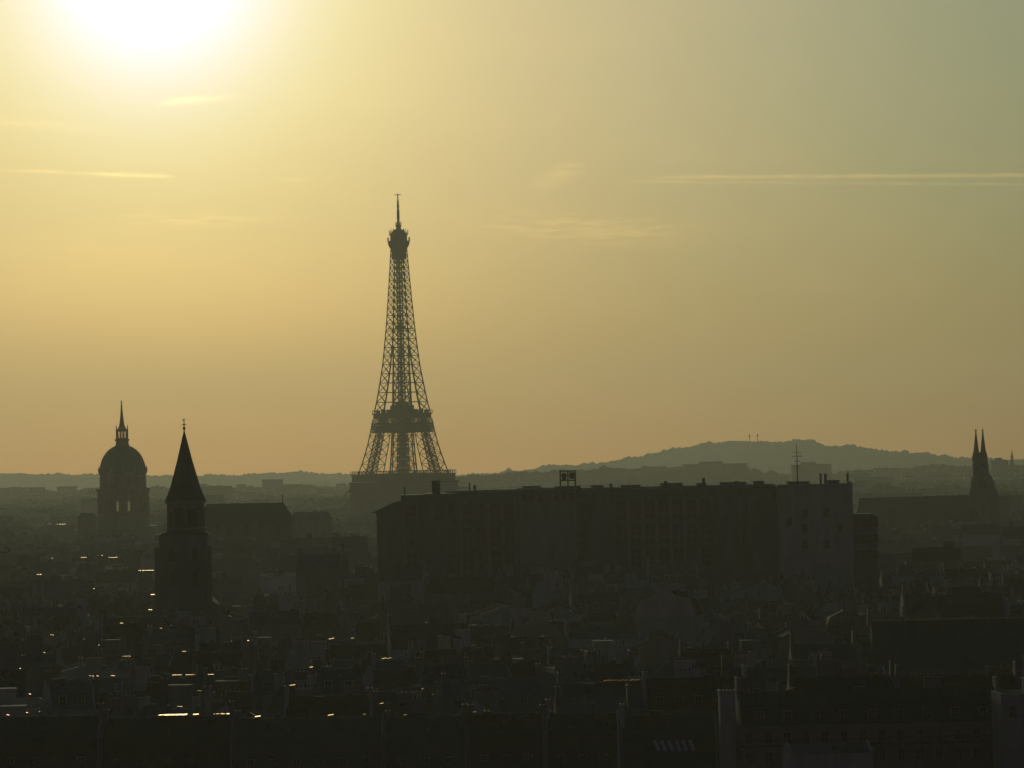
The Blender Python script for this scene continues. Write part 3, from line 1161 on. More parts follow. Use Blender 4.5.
for (a, b, t0, mt) in [(821, 823, 474.5, 'iron'), (825.5, 828, 474.5, 'iron'), (703, 706, 479, 'brick'), (736, 739, 482, 'brick'), (665, 668, 482, 'brick'), (404, 405.5, 488, 'iron'), (848, 850, 474, 'iron'),
                       (610, 613, 484.5, 'brick'), (474, 476, 486, 'iron'), (469, 470, 484, 'iron')]:
    m = MB()
    t0 += 0.021 * (a - 615)
    m.box(gx(a), gx(b), 4, 5.2, gz(490.5), gz(t0))
    m.box(gx(a) - 0.12, gx(b) + 0.12, 3.9, 5.3, gz(t0), gz(t0) + 0.25)
    m.build('roof_vent', mt, inst)


# ------------------------------------------------------------------ larger buildings in the distance
def big_block(name, label, x0, x1, ytop, Y, depth, roof_px, wallm='far_wall', roofm='far_roof', hip=0.0, group=None, bays=0):
    s = Y / F
    cx = (x0 + x1) / 2
    w = (x1 - x0) * s
    o = empty(name, (X(cx, Y), Y, 0), 0, label, 'building', group)
    zt = Z(ytop + roof_px, Y, cx)
    m = MB()
    m.box(-w / 2, w / 2, 0, depth, 0, zt)
    m.build('wall', wallm, o)
    m = MB()
    zr = Z(ytop, Y, cx)
    e = 0.6
    if roof_px > 0:
        hp = hip * s
        m.solid([(-w / 2 - e, -e, zt), (w / 2 + e, -e, zt), (w / 2 + e, depth + e, zt), (-w / 2 - e, depth + e, zt), (-w / 2 + hp, depth / 2, zr), (w / 2 - hp, depth / 2, zr)],
                [(3, 2, 1, 0), (0, 1, 5, 4), (1, 2, 5), (2, 3, 4, 5), (3, 0, 4)])
    else:
        m.box(-w / 2 - e, w / 2 + e, -e, depth + e, zt, zt + 1.2)
        m.box(-w / 4, w / 8, depth * .3, depth * .7, zt + 1.2, zt + 4.5)
    m.build('roof', roofm, o)
    for i in range(bays):
        b = MB()
        xx = -w / 2 + w * (i + 0.5) / bays
        b.box(xx - w / bays * 0.22, xx + w / bays * 0.22, -0.3, 0.3, zt * 0.45, zt * 0.86)
        b.build('window', 'glass', o)
    return o


lr = big_block('slate_roofed_hall', 'long slate roofed hall with sloping right end, behind the pointed bell tower', 196, 291, 503.5, 1900, 26, 20, 'stone', 'slate', hip=9, bays=0)
m = MB()
m.bar((0, 0, 0), (0, 0, 4.2), 0.5, w2=0.2)
m.build('finial', 'iron', lr, ((281 - 243.5) * 1900 / F, 13, Z(504, 1900, 243)))
big_block('flat_roofed_block', 'broad pale block with flat roof in front of the lattice tower feet', 350, 458, 483, 3550, 40, 0, 'far_wall', 'far_roof')
big_block('apartment_slab', 'long flat apartment slab on the ridge left of the mast', 684, 748, 464.5, 6250, 22, 0, group='slabs on the far ridge')
big_block('apartment_slab', 'short apartment slab on the ridge directly behind the mast', 792, 832, 465, 6250, 22, 0, group='slabs on the far ridge')
big_block('apartment_slab', 'low stepped apartment slab beside the thin monument at right edge', 992, 1009, 461, 6250, 22, 0, group='slabs on the far ridge')
big_block('dark_block', 'broad hazy block right of the slate roofed hall', 290, 330, 512, 2300, 24, 8, 'plaster_grey', 'zinc_dark', hip=3)
big_block('tall_block', 'tall narrow block beside the left foot of the dome', 78, 93, 513, 2500, 20, 4, 'stone', 'zinc_dark', hip=2)
big_block('church_hall', 'wide zinc roofed hall right of the institutional block', 905, 962, 560, 1500, 18, 12, 'plaster_pale', 'zinc', hip=2)
# thin monument at right
mo = empty('column_monument', (X(1012, 6250, 460), 6250, 0), 0, 'tiny hazy column monument with figure on the right skyline', 'monument')
m = MB()
q = 6250 / F
m.lathe([(2.4 * q, Z(470, 6250, 1012) - 10), (2.2 * q, Z(463, 6250, 1012)), (1.6 * q, Z(461.5, 6250, 1012)), (1.3 * q, Z(457, 6250, 1012)), (1.8 * q, Z(456.5, 6250, 1012)), (1.8 * q, Z(456, 6250, 1012))], 10)
m.build('pedestal', 'far_wall', mo)
m = MB()
m.lathe([(1.0 * q, Z(456.2, 6250, 1012)), (0.9 * q, Z(454, 6250, 1012)), (0.4 * q, Z(452.5, 6250, 1012)), (0.5 * q, Z(452, 6250, 1012)), (0.15 * q, Z(449.5, 6250, 1012))], 8)
m.build('figure', 'iron', mo)
for i, px in enumerate((749.5, 757.5)):
    q = 11000 / F
    a = empty('radio_mast', (X(px, 11000, 440), 11000, 0), 0, ['left one of two short masts on the far hilltop', 'right one of two short masts on the far hilltop'][i], 'mast', 'masts on the far hilltop')
    m = MB()
    m.bar((0, 0, Z(444, 11000, 753)), (0, 0, Z(434, 11000, 753)), 2.2, w2=1.4)
    m.build('pole', 'iron', a)
    m = MB()
    m.box(-0.85 * q, 0.85 * q, -1.5, 1.5, Z(437, 11000, 753), Z(434.6, 11000, 753))
    m.build('antenna', 'iron', a)

# ------------------------------------------------------------------ houses
ANCH = [(15, 'left edge'), (121, 'dome'), (186, 'bell tower'), (248, 'slate hall'), (310, 'hazy block'), (402, 'lattice tower'), (470, 'roof vents'), (568, 'rooftop frame'), (640, 'block centre'), (704, 'brick vent'),
        (800, 'mast'), (862, 'side wing'), (915, 'nave roof'), (981, 'twin spires')]
ORD = ['front', 'second', 'third', 'fourth', 'fifth', 'sixth', 'seventh', 'eighth', 'ninth', 'tenth', 'eleventh', 'twelfth', 'thirteenth', 'fourteenth', 'fifteenth', 'sixteenth', 'seventeenth',
       'eighteenth', 'nineteenth', 'twentieth', 'twenty-first', 'twenty-second', 'twenty-third', 'twenty-fourth', 'twenty-fifth']
NUM = ['no', 'one', 'two', 'three', 'four', 'five', 'six', 'seven', 'eight', 'nine', 'ten', 'eleven', 'twelve']
WALLW = {'stone': 'stone', 'plaster_pale': 'pale', 'plaster_grey': 'grey', 'plaster_ochre': 'ochre', 'brick': 'brick'}
ROOFW = {'zinc': 'zinc', 'zinc_dark': 'dark zinc', 'slate': 'slate', 'tile': 'red tile', 'gravel': 'felt', 'copper': 'green copper'}
KINDW = {'mansard': 'mansard house', 'gable': 'gabled house', 'end': 'hipped-roof house', 'flat': 'flat-roofed block', 'shed': 'lean-to house'}
used_labels = set()
houses = []

PANE = MB()
PANE.box(-0.55, 0.55, -0.06, 0.1, 0, 1.75, 0)
for q in (-0.55, 0.0, 0.55):
    PANE.box(q - 0.05, q + 0.05, -0.10, -0.06, 0, 1.75, 1)
for q in (0, 0.85, 1.7):
    PANE.box(-0.55, 0.55, -0.115, -0.075, q, q + 0.07, 1)
pane_me = None


def profile(kind, d, he, hr):
    if kind == 'mansard':
        k = min(1.3, d * 0.12)
        zz = he + (hr - he) * 0.62
        return [(-d / 2 - 0.25, he), (-d / 2 + k, zz), (-0.14, hr), (0.14, hr), (d / 2 - k, zz), (d / 2 + 0.25, he)]
    if kind == 'shed':
        return [(-d / 2 - 0.25, he), (d / 2 - 1.2, hr), (d / 2 + 0.2, he)]
    return [(-d / 2 - 0.3, he), (-0.15, hr), (0.15, hr), (d / 2 + 0.3, he)]


def chimney(parent, x, y, z0, z1, L, th, wallm, along_y=True, pots=True):
    m = MB()
    if along_y:
        m.box(-th / 2, th / 2, -L / 2, L / 2, 0, z1 - z0)
        m.box(-th / 2 - .08, th / 2 + .08, -L / 2 - .08, L / 2 + .08, z1 - z0, z1 - z0 + 0.18)
    else:
        m.box(-L / 2, L / 2, -th / 2, th / 2, 0, z1 - z0)
        m.box(-L / 2 - .08, L / 2 + .08, -th / 2 - .08, th / 2 + .08, z1 - z0, z1 - z0 + 0.18)
    n = max(2, int(L / 0.62))
    for i in range(n):
        t = -L / 2 + L * (i + 0.5) / n
        hgt = random.choice((0.45, 0.6, 0.6, 0.9))
        cx, cy = (0, t) if along_y else (t, 0)
        m.lathe([(0.17, z1 - z0 + 0.15), (0.13, z1 - z0 + 0.18 + hgt)], 5, cx=cx, cy=cy, m=1)
    return m.build('chimney', [wallm, 'pot'], parent, (x, y, z0))


def house(x, y, rz, w, d, he, hr, kind, wallm, roofm, nch, ndorm, nsky, row, detail=True, label=None, cat='house', name='apartment_house', group='houses in the dense rows of roofs', party=True, nwin=None):
    global pane_me
    o = empty(name, (x, y, 0), rz, None, cat, group)
    m = MB()
    m.box(-w / 2, w / 2, -d / 2, d / 2, 0, he)
    m.box(-w / 2 + .02, w / 2 - .02, -d / 2 - 0.28, -d / 2, he - 0.55, he - 0.06)
    m.build('wall', wallm, o)
    ends = []
    if kind == 'flat':
        m = MB()
        m.box(-w / 2 + .3, w / 2 - .3, -d / 2 + .3, d / 2 - .3, he, he + 0.15)
        m.build('roof', roofm, o)
        m = MB()
        for (a, b, c, e) in ((-w / 2, w / 2, -d / 2, -d / 2 + .28), (-w / 2, w / 2, d / 2 - .28, d / 2), (-w / 2, -w / 2 + .28, -d / 2 + .28, d / 2 - .28), (w / 2 - .28, w / 2, -d / 2 + .28, d / 2 - .28)):
            m.box(a, b, c, e, he, he + 0.95)
        m.build('parapet', wallm, o)
        hx = random.uniform(-w * .25, w * .25)
        m = MB()
        m.box(hx - 2, hx + 2, -1.5, 2, he + .15, he + 2.9)
        m.box(hx - 2.2, hx + 2.2, -1.7, 2.2, he + 2.9, he + 3.1)
        m.build('roof_hut', wallm, o)
        hr = he + 0.9
    else:
        prof = profile(kind, d, he, hr)
        m = MB()
        if kind == 'end':      # ridge runs towards the camera
            e_, hp = 0.3, min(w * 0.4, d * 0.5)
            m.solid([(-w / 2 + .06, -d / 2 - e_, he), (w / 2 - .06, -d / 2 - e_, he), (w / 2 - .06, d / 2 + e_, he), (-w / 2 + .06, d / 2 + e_, he), (-w / 2 + hp, 0, hr), (w / 2 - hp, 0, hr)],
                    [(3, 2, 1, 0), (0, 1, 5, 4), (1, 2, 5), (2, 3, 4, 5), (3, 0, 4)])
            m.build('roof', roofm, o)
        else:
            e = 0.36 if party else -0.25
            m.prism_x(prof, -w / 2 + e, w / 2 - e)
            # standing seams or battens of the roof covering
            if detail and kind == 'mansard':
                nsm = int(w / 1.6)
                for i in range(1, nsm):
                    xx = -w / 2 + w * i / nsm
                    m.bar((xx, prof[1][0] - 0.02, prof[1][1]), (xx, prof[2][0], prof[2][1] + 0.03), 0.12)
            for i in range(random.randint(2, 6)):
                xx, t = random.uniform(-w / 2 + 1.2, w / 2 - 1.2), random.uniform(0.25, 0.8)
                k0, k1 = (1, 2) if kind == 'mansard' else (0, 1)
                yy = prof[k0][0] + (prof[k1][0] - prof[k0][0]) * t
                zz = prof[k0][1] + (prof[k1][1] - prof[k0][1]) * t
                q, hh = random.choice((0.15, 0.25, 0.5, 0.9)), random.uniform(0.6, 1.6)
                m.box(xx - q, xx + q, yy - 0.25, yy + 0.6, zz - 0.5, zz + hh)
            m.build('roof', roofm, o)
            if party:
                for sx in (-1, 1):
                    m = MB()
                    p2 = [(a * 1.0, b + 0.38 if i not in (0, len(prof) - 1) else b) for i, (a, b) in enumerate(prof)]
                    p2 = [(p2[0][0] + 0.2, he)] + [(p2[0][0] + 0.2, he + 0.4)] + p2[1:-1] + [(p2[-1][0] - 0.2, he + 0.4), (p2[-1][0] - 0.2, he)]
                    m.prism_x(p2, sx * w / 2 - (0.35 if sx > 0 else 0), sx * w / 2 + (0.35 if sx < 0 else 0))
                    m.build('party_wall', wallm, o)
    # chimneys on the party walls, a few across the roof
    chm = random.choice((wallm, 'brick', 'plaster_pale', 'plaster_grey'))
    for i in range(nch):
        if kind in ('flat',):
            chimney(o, random.uniform(-w * .4, w * .4), d / 2 - 0.6, he, he + random.uniform(2.0, 3.6), random.uniform(1.5, 3.5), 0.6, chm, False, detail)
        elif i < 2 and kind != 'end':
            sx = -1 if i == 0 else 1
            L = random.uniform(2.2, min(5.0, d * .42))
            chimney(o, sx * (w / 2 - 0.42), random.uniform(-d * .2, d * .12), he + (hr - he) * 0.35, hr + random.uniform(0.9, 2.4), L, 0.66, chm, True, detail)
        else:
            chimney(o, (-w / 2 + 1.4 + (w - 2.8) * random.random()), random.uniform(-0.4, 1.5), hr - 2.6, hr + random.uniform(0.7, 1.9), random.uniform(1.3, 3.2), 0.62, chm, False, detail)
    if nch > 2 and kind != 'flat' and random.random() < 0.55:
        chimney(o, random.uniform(-w * .35, w * .35), d * 0.3, he + 0.5, hr + random.uniform(1.5, 4.0), random.uniform(2.0, 4.2), 0.7, random.choice(('plaster_pale', 'plaster_pale', 'plaster_grey', 'brick')), False, detail)
        nch += 1
    if pane_me is None:
        pane_me = PANE.build('window', ['glass', 'frame'], o, (0, -d / 2 - 0.05, he - 3.0))
        first = True
    for i in range(ndorm if kind == 'mansard' else 0):
        xx = -w / 2 + w * (i + 0.75) / (ndorm + 0.5)
        zb_ = he + 0.45
        m = MB()
        yb = -d / 2 + 0.25
        m.box(xx - 0.72, xx + 0.72, yb, yb + 1.6, zb_ - 0.3, zb_ + 2.0)
        m.prism_y([(xx - 0.86, zb_ + 2.0), (xx + 0.86, zb_ + 2.0), (xx + 0.5, zb_ + 2.3), (xx - 0.5, zb_ + 2.3)], yb - 0.15, yb + 1.7, 1)
        dm = m.build('dormer', [wallm, roofm], o)
        child(pane_me, dm, (xx, yb - 0.03, zb_ + 0.1))
    for i in range(nsky):
        if kind not in ('mansard', 'gable', 'shed'):
            break
        prof = profile(kind, d, he, hr)
        a, b = (prof[1], prof[2]) if kind == 'mansard' else (prof[0], prof[1])
        t = random.uniform(0.35, 0.6)
        yy, zz = a[0] + (b[0] - a[0]) * t, a[1] + (b[1] - a[1]) * t
        sl = math.atan2(b[1] - a[1], b[0] - a[0])
        xx = -w / 2 + w * (i + 0.5 + random.uniform(-.2, .2)) / nsky
        m = MB()
        m.box(-0.5, 0.5, -0.65, 0.65, -0.1, 0.10, 0)
        m.box(-0.58, 0.58, -0.73, 0.73, -0.1, 0.05, 1)
        sk = m.build('skylight', ['glass', 'glint_metal'], o, (xx, yy, zz))
        sk.rotation_euler = (sl, 0, 0)
    if nwin is None:
        nwin = int(w / 3.0) if detail else 0
    for i in range(nwin):
        xx = -w / 2 + w * (i + 0.5) / nwin
        child(pane_me, o, (xx, -d / 2 - 0.05, he - 2.9))
    rec = dict(o=o, x=x, y=y, rz=rz, w=w, d=d, he=he, hr=hr, kind=kind, row=row)
    houses.append(rec)
    if label is None:
        px = screen(x, y, hr)[0]
        an = min(ANCH, key=lambda q: abs(q[0] - px))
        dx = px - an[0]
        side = 'straight below' if abs(dx) < 9 else ('left below' if dx < 0 else 'right below')
        feats = []
        if nch:
            feats.append('%s chimney%s' % (NUM[nch], '' if nch == 1 else 's'))
        cands = []
        head = '%s %s' % (ROOFW[roofm] if kind != 'flat' else WALLW[wallm], KINDW[kind])
        tail = '%s row up, %s the %s' % (ORD[min(row, len(ORD) - 1)], side, an[1])
        ft = (' with ' + feats[0]) if feats else ''
        cands.append('%s%s, %s' % (head, ft, tail))
        if kind != 'flat':
            cands.append('%s-walled %s%s, %s' % (WALLW[wallm], head, ft, tail))
        if nsky:
            cands.append('%s%s and %s skylight%s, %s' % (head, ft or ' with no chimney', NUM[nsky], '' if nsky == 1 else 's', tail))
        if ndorm and kind == 'mansard':
            cands.append('%s with %s dormers, %s' % (head, NUM[ndorm], tail))
        for adj in ('narrow', 'broad', 'tall', 'low', 'deep', 'slender', 'squat', 'larger', 'smaller'):
            ok = {'narrow': w < 15, 'broad': w > 17, 'tall': hr > 25, 'low': hr < 20, 'deep': d > 12.5, 'slender': w < 13, 'squat': hr < 21, 'larger': w > 15, 'smaller': w <= 15}[adj]
            if ok:
                cands.append('%s %s%s, %s' % (adj, head, ft, tail))
        label = next((c for c in cands if c not in used_labels), cands[-1])
    used_labels.add(label)
    o['label'] = label
    return rec


rng = random.Random(5)

# --- front row, set by hand: long slate and zinc mansards across the bottom of the picture
fr = [(-24, 104, 716, 'slate', 'plaster_grey', 2, 3), (105, 236, 716.5, 'slate', 'stone', 2, 0), (237, 385, 717, 'zinc_dark', 'plaster_grey', 1, 2), (386, 468, 716, 'zinc_dark', 'stone', 2, 1),
      (469, 545, 713, 'slate', 'plaster_grey', 2, 1), (546, 619, 713, 'slate', 'plaster_pale', 1, 4), (620, 716, 714, 'slate', 'plaster_grey', 1, 0)]
FL = ['slate mansard house with two dormered bays in the bottom left corner', 'dark slate mansard house with glinting ridge, front row below the bell tower',
      'broad dark zinc mansard house in the front row under the lattice tower', 'narrow dark zinc mansard house in front row, right of the broad zinc one',
      'slate mansard house in front row, left of the first pale party wall', 'slate mansard house between the two pale party walls at the bottom',
      'slate house with six thin tilted skylights, front row at bottom right centre']
front = []
for i, ((a, b, yr, rm, wm_, nch, nsk), lab) in enumerate(zip(fr, FL)):
    Yf = 706 + i * 1.0
    hr = Z(yr, Yf, (a + b) / 2)
    w = (b - a) * Yf / F
    r = house(X((a + b) / 2, Yf, 740), Yf, radians(-1.0), w, 15.0, hr - 8.6, hr, 'mansard', wm_, rm, nch, 0 if i in (6,) else int(w / 3.6), nsk, 0, True, lab)
    front.append(r)
# six thin tilted skylights
r = front[6]
for k in range(6):
    m = MB()
    m.box(-0.27, 0.27, -0.95, 0.95, -0.05, 0.16, 0)
    m.box(-0.36, 0.36, -1.05, 1.05, -0.05, 0.06, 1)
    ca, sa = cos(radians(20)), sin(radians(20))
    m.v = [(vx * ca - vy * sa, vx * sa + vy * ca, vz) for vx, vy, vz in m.v]
    s_ = m.build('skylight', ['pale_glint', 'glass'], r['o'], (X(657 + 7.0 * k, 706, 742) - r['x'], -6.68, r['hr'] - 4.75))
    s_.rotation_euler = (radians(73.7), 0, 0)
# pale tall chimney wall and right-hand tall house
Yf = 700.0
cw = empty('chimney_wall', (X(727.5, Yf, 725), Yf, 0), 0.03, 'tall pale chimney wall standing beside the dormered house at lower right', 'chimney')
m = MB()
m.box(-1.25, 1.25, -1.0, 3.0, 0, Z(692, Yf, 727))
m.box(-1.4, 1.4, -1.15, 3.15, Z(692, Yf, 727), Z(692, Yf, 727) + 0.35)
m.build('stack', 'plaster_pale', cw)
for k in range(4):
    m = MB()
    m.lathe([(0.2, 0), (0.15, 0.9)], 7)
    m.build('chimney_pot', 'pot', cw, (-0.9 + 0.6 * k, 0.5, Z(692, Yf, 727) + 0.35))
w = (1001 - 737) * Yf / F
hr = Z(690, Yf, 869)
r = house(X(869, Yf, 725), Yf + 4, radians(1.5), w, 14, hr - 5.2, hr, 'mansard', 'stone', 'slate', 3, 9, 0, 0, True, 'broad stone house with nine dormers across the lower right', party=True, nwin=14)
for k in range(14):
    child(pane_me, r['o'], (-w / 2 + w * (k + .5) / 14, -7.05, hr - 5.2 - 6.0))
m = MB()
m.box(-w / 2, w / 2, -7.7, -7.0, hr - 8.6, hr - 8.35)
for k in range(60):
    q = -w / 2 + w * (k + .5) / 60
    m.bar((q, -7.65, hr - 8.4), (q, -7.65, hr - 7.5), 0.06)
m.box(-w / 2, w / 2, -7.70, -7.60, hr - 7.5, hr - 7.4)
m.build('balcony', 'iron', r['o'])
house(X(1030, 690, 720), 690, 0.05, 11, 10, Z(697, 690, 1020), Z(690, 690, 1020), 'flat', 'plaster_pale', 'gravel', 1, 0, 0, 0, True, 'pale flat-roofed block in the lower right corner')
house(X(827, 668, 755), 668, radians(4), 83 * 668 / F, 9, Z(751, 668, 827), Z(743, 668, 827), 'gable', 'plaster_pale', 'zinc', 0, 0, 1, 0, True, 'low pale annex cut by the bottom edge, before the nine dormers', party=True, nwin=0)
# long roof with bright ridge on the right
LY = 905.0
hr = Z(620, LY, 950)
w = (1070 - 872) * LY / F
long_r = house(X(971, LY, 640), LY, radians(0.5), w, 17, hr - 10.0, hr, 'gable', 'plaster_grey', 'copper', 0, 0, 0, 9, True, 'very long green copper roof with thin bright ridge, right middle distance', party=False)

# --- rows of houses behind
kinds = ['mansard'] * 10 + ['gable'] * 9 + ['flat'] * 3 + ['shed'] * 3
MID = MB()            # the houses past the nearest three hundred
MIDM = ['stone', 'plaster_pale', 'plaster_grey', 'plaster_ochre', 'zinc', 'zinc_dark', 'slate', 'tile', 'brick', 'gravel']


def mid_house(x, y, rz, w, d, he, hr, kind, wallm, roofm, nch, rng):
    mb = MB()
    wi, ri = MIDM.index(wallm), MIDM.index(roofm)
    mb.box(-w / 2, w / 2, -d / 2, d / 2, 0, he, wi)
    if kind == 'flat':
        mb.box(-w / 2 + .3, w / 2 - .3, -d / 2 + .3, d / 2 - .3, he, he + .4, ri)
        mb.box(-w * .2, w * .15, -d * .2, d * .25, he + .4, he + 3.0, wi)
    else:
        prof = profile(kind, d, he, hr)
        mb.prism_x(prof, -w / 2 + .34, w / 2 - .34, ri)
        for sx in (-1, 1):
            pp = [(a, b + 0.4 if 0 < i < len(prof) - 1 else b) for i, (a, b) in enumerate(prof)]
            mb.prism_x(pp, sx * w / 2 - (.33 if sx > 0 else 0), sx * w / 2 + (.33 if sx < 0 else 0), wi)
        if kind == 'mansard':
            nd = int(w / 3.6)
            for i in range(nd):
                xx = -w / 2 + w * (i + .5) / nd
                mb.box(xx - .7, xx + .7, -d / 2 + .2, -d / 2 + 1.6, he + .3, he + 2.3, wi)
                mb.box(xx - .45, xx + .45, -d / 2 + .16, -d / 2 + .2, he + .5, he + 2.0, 9)
        for i in range(rng.randint(1, 4)):
            xx, q = rng.uniform(-w / 2 + 1, w / 2 - 1), rng.choice((.2, .3, .7))
            mb.box(xx - q, xx + q, -d * .2, -d * .2 + .8, he + .5, he + (hr - he) * .75 + rng.uniform(.5, 1.4), ri)
    for i in range(nch):
        cm = MIDM.index(rng.choice((wallm, 'brick', 'plaster_pale', 'plaster_grey')))
        top = hr + rng.uniform(.9, 2.6)
        if i < 2:
            sx, L, yc = (-1, 1)[i], rng.uniform(1.0, 2.2), rng.uniform(-1.5, 1.5)
            x0, x1, y0, y1 = sx * (w / 2 - .4) - .33, sx * (w / 2 - .4) + .33, yc - L, yc + L
        else:
            L, xc, yc = rng.uniform(.7, 2.0), rng.uniform(-w * .35, w * .35), rng.uniform(0, d * .3)
            x0, x1, y0, y1 = xc - L, xc + L, yc - .33, yc + .33
        mb.box(x0, x1, y0, y1, he, top, cm)
        n = max(2, int(max(x1 - x0, y1 - y0) / .7))
        for k in range(n):
            t = (k + .5) / n
            px_, py_ = (x0 + (x1 - x0) * t, yc) if x1 - x0 > y1 - y0 else ((x0 + x1) / 2, y0 + (y1 - y0) * t)
            mb.box(px_ - .14, px_ + .14, py_ - .14, py_ + .14, top, top + rng.choice((.4, .6, .9)), 8)
    c, s_ = cos(rz), sin(rz)
    i0 = len(MID.v)
    MID.v += [(x + vx * c - vy * s_, y + vx * s_ + vy * c, vz) for vx, vy, vz in mb.v]
    MID.f += [[i0 + k for k in f] for f in mb.f]
    MID.m += mb.m


Yr, row = 734.0, 1
taken = [(X(872, LY) - 4, X(1070, LY) + 4, LY - 16, LY + 16), (X(160, BY) - 4, X(210, BY) + 4, BY - 12, BY + 70)]
MOST = 292
while Yr < 1405:
    xm = 0.124 * Yr + 10
    x = -xm - rng.uniform(0, 10)
    single = len(houses) + 2.2 * xm / 13.5 < MOST
    while x < xm:
        nblk = rng.randint(1, 5)
        ang_ = radians(rng.choice((0, 0, rng.uniform(-10, 10), rng.uniform(-18, 18))))
        hbase = rng.uniform(17.5, 23.5) if rng.random() < 0.75 else rng.uniform(12.5, 17)
        ws = [rng.choice((rng.uniform(7, 11), rng.uniform(9, 15), rng.uniform(13, 22))) for _ in range(nblk)]
        tot = sum(ws)
        yc = Yr + rng.uniform(-6, 6)
        px_ = 0.0
        for w in ws:
            cxr = px_ + w / 2 - tot / 2
            hx, hy = x + tot / 2 * cos(ang_) + cxr * cos(ang_), yc + cxr * sin(ang_) + rng.uniform(-2.0, 2.0)
            px_ += w + 0.15
            bad = abs(hx) > xm + 6
            for (a, b, c, e) in taken:
                if a - w / 2 < hx < b + w / 2 and c < hy < e:
                    bad = True
            if hy > 1346 and X(368, GY) < hx < X(882, GY):
                bad = True
            if bad:
                continue
            k = rng.choice(kinds)
            d = rng.uniform(9, 13)
            turn = 0.0
            if rng.random() < 0.36 and w < 20 and k != 'flat':
                turn, d, w = radians(90 + rng.uniform(-14, 14)), w - 0.3, rng.uniform(10, 15)
            he = hbase + rng.uniform(-2.4, 2.4)
            rise = {'mansard': rng.uniform(4.2, 6.0), 'gable': rng.uniform(2.6, 5.0), 'flat': 1, 'shed': rng.uniform(2.5, 4)}[k]
            if rng.random() < 0.08:
                he += rng.uniform(3, 6)
            if hy > 1290 and abs(hx) < 60:
                he += rng.uniform(2, 9)
            if LY - 130 < hy < LY and hx > X(872, LY) - 12:
                he, rise = min(he, 16.5 + rng.uniform(0, 2)), min(rise, 3.5)
            wallm = rng.choice(('stone', 'plaster_pale', 'plaster_grey', 'plaster_grey', 'plaster_pale', 'plaster_ochre', 'stone'))
            roofm = 'gravel' if k == 'flat' else rng.choice(('zinc', 'zinc', 'zinc_dark', 'zinc_dark', 'slate', 'slate', 'tile'))
            nch = rng.choice((1, 2, 2, 3, 3, 4)) if k != 'flat' else rng.choice((0, 1, 2))
            random.seed(rng.random())
            if single:
                near = Yr < 960
                house(hx, hy, ang_ + turn, w, d, he, he + rise, k, wallm, roofm, nch, (max(1, int(w / 3.6)) if near and not turn else 0), rng.choice((0, 0, 1, 2)), row, near,
                      nwin=(None if near and not turn else 0))
            else:
                mid_house(hx, hy, ang_ + turn, w, d, he, he + rise, k, wallm, roofm, nch + rng.randint(0, 2), rng)
        x += tot * cos(ang_) + rng.choice((1.0, 4.0, 8.0))
    Yr += rng.uniform(22, 29) + (Yr - 740) * 0.008
    row += 1
tag(MID.build('packed_rooftops', MIDM), 'crowded roofs and chimneys packed round the foot of the long block', 'rooftops', kind='stuff')
print('houses', len(houses), 'rows', row)

# reflector strips added to ridges, tilted to throw the low sun back as glints
def glint(px, py, length_px, n=1, bright=1.0, on=None, skip=0.3):
    best, bd = on, 1e9
    for r in houses if on is None else ():
        if abs(cos(r['rz'])) < 0.8:
            continue
        rx, ry = screen(r['x'], r['y'], r['hr'])
        half = r['w'] / 2 / r['y'] * F
        dx = max(0, abs(rx - px) - max(0, half - length_px / 2 - 2))
        dd = abs(ry - py) * 1.6 + dx
        if dd < bd:
            best, bd = r, dd
    r = best
    lx = (level(px, py)[0] - 512) / F * r['y'] - r['x']
    L = length_px / F * r['y']
    lim = r['w'] / 2 - 0.5
    L = min(L, 2 * lim)
    lx = max(-lim + L / 2, min(lim - L / 2, lx))
    V = (Vector((0, 0, H)) - Vector((r['x'], r['y'], r['hr']))).normalized()
    nrm = (V + SUN_DIR).normalized()
    nl = Matrix.Rotation(-r['rz'], 3, 'Z') @ nrm
    nl.x *= max(0.25, min(1.0, (560 - px) / 300.0))
    nl.normalize()
    m = MB()
    k = max(1, int(L / 0.9))
    gaps = set(random.sample(range(k), min(k - 1, (n - 1) * max(1, k // 9)))) if n > 1 else set()
    for i in range(k):
        if i in gaps or (k > 3 and random.random() < skip):
            continue
        u0 = lx - L / 2 + L * (i + 0.5) / k
        nn = (nl + Vector((random.gauss(0, 0.035), random.gauss(0, 0.016), 0))).normalized()
        xa = Vector((1, 0, 0))
        xa = (xa - nn * xa.dot(nn)).normalized()
        ya = nn.cross(xa)
        hx, wd = L / k * 0.47, 0.58 * bright * random.uniform(0.7, 1.2)
        vs = [Vector((u0, 0, 0.45)) + xa * u + ya * v + nn * q for (u, v, q) in
              ((-hx, -wd, -.3), (hx, -wd, -.3), (hx, wd, -.3), (-hx, wd, -.3), (-hx, -wd, 0), (hx, -wd, 0), (hx, wd, 0), (-hx, wd, 0))]
        m.solid(vs, [(3, 2, 1, 0), (4, 5, 6, 7), (0, 1, 5, 4), (1, 2, 6, 5), (2, 3, 7, 6), (3, 0, 4, 7)])
    m.build('ridge_glint_strip', 'glint_metal', r['o'], (0, 0, r['hr'] + (0.6 if r['kind'] == 'flat' else -0.1)))


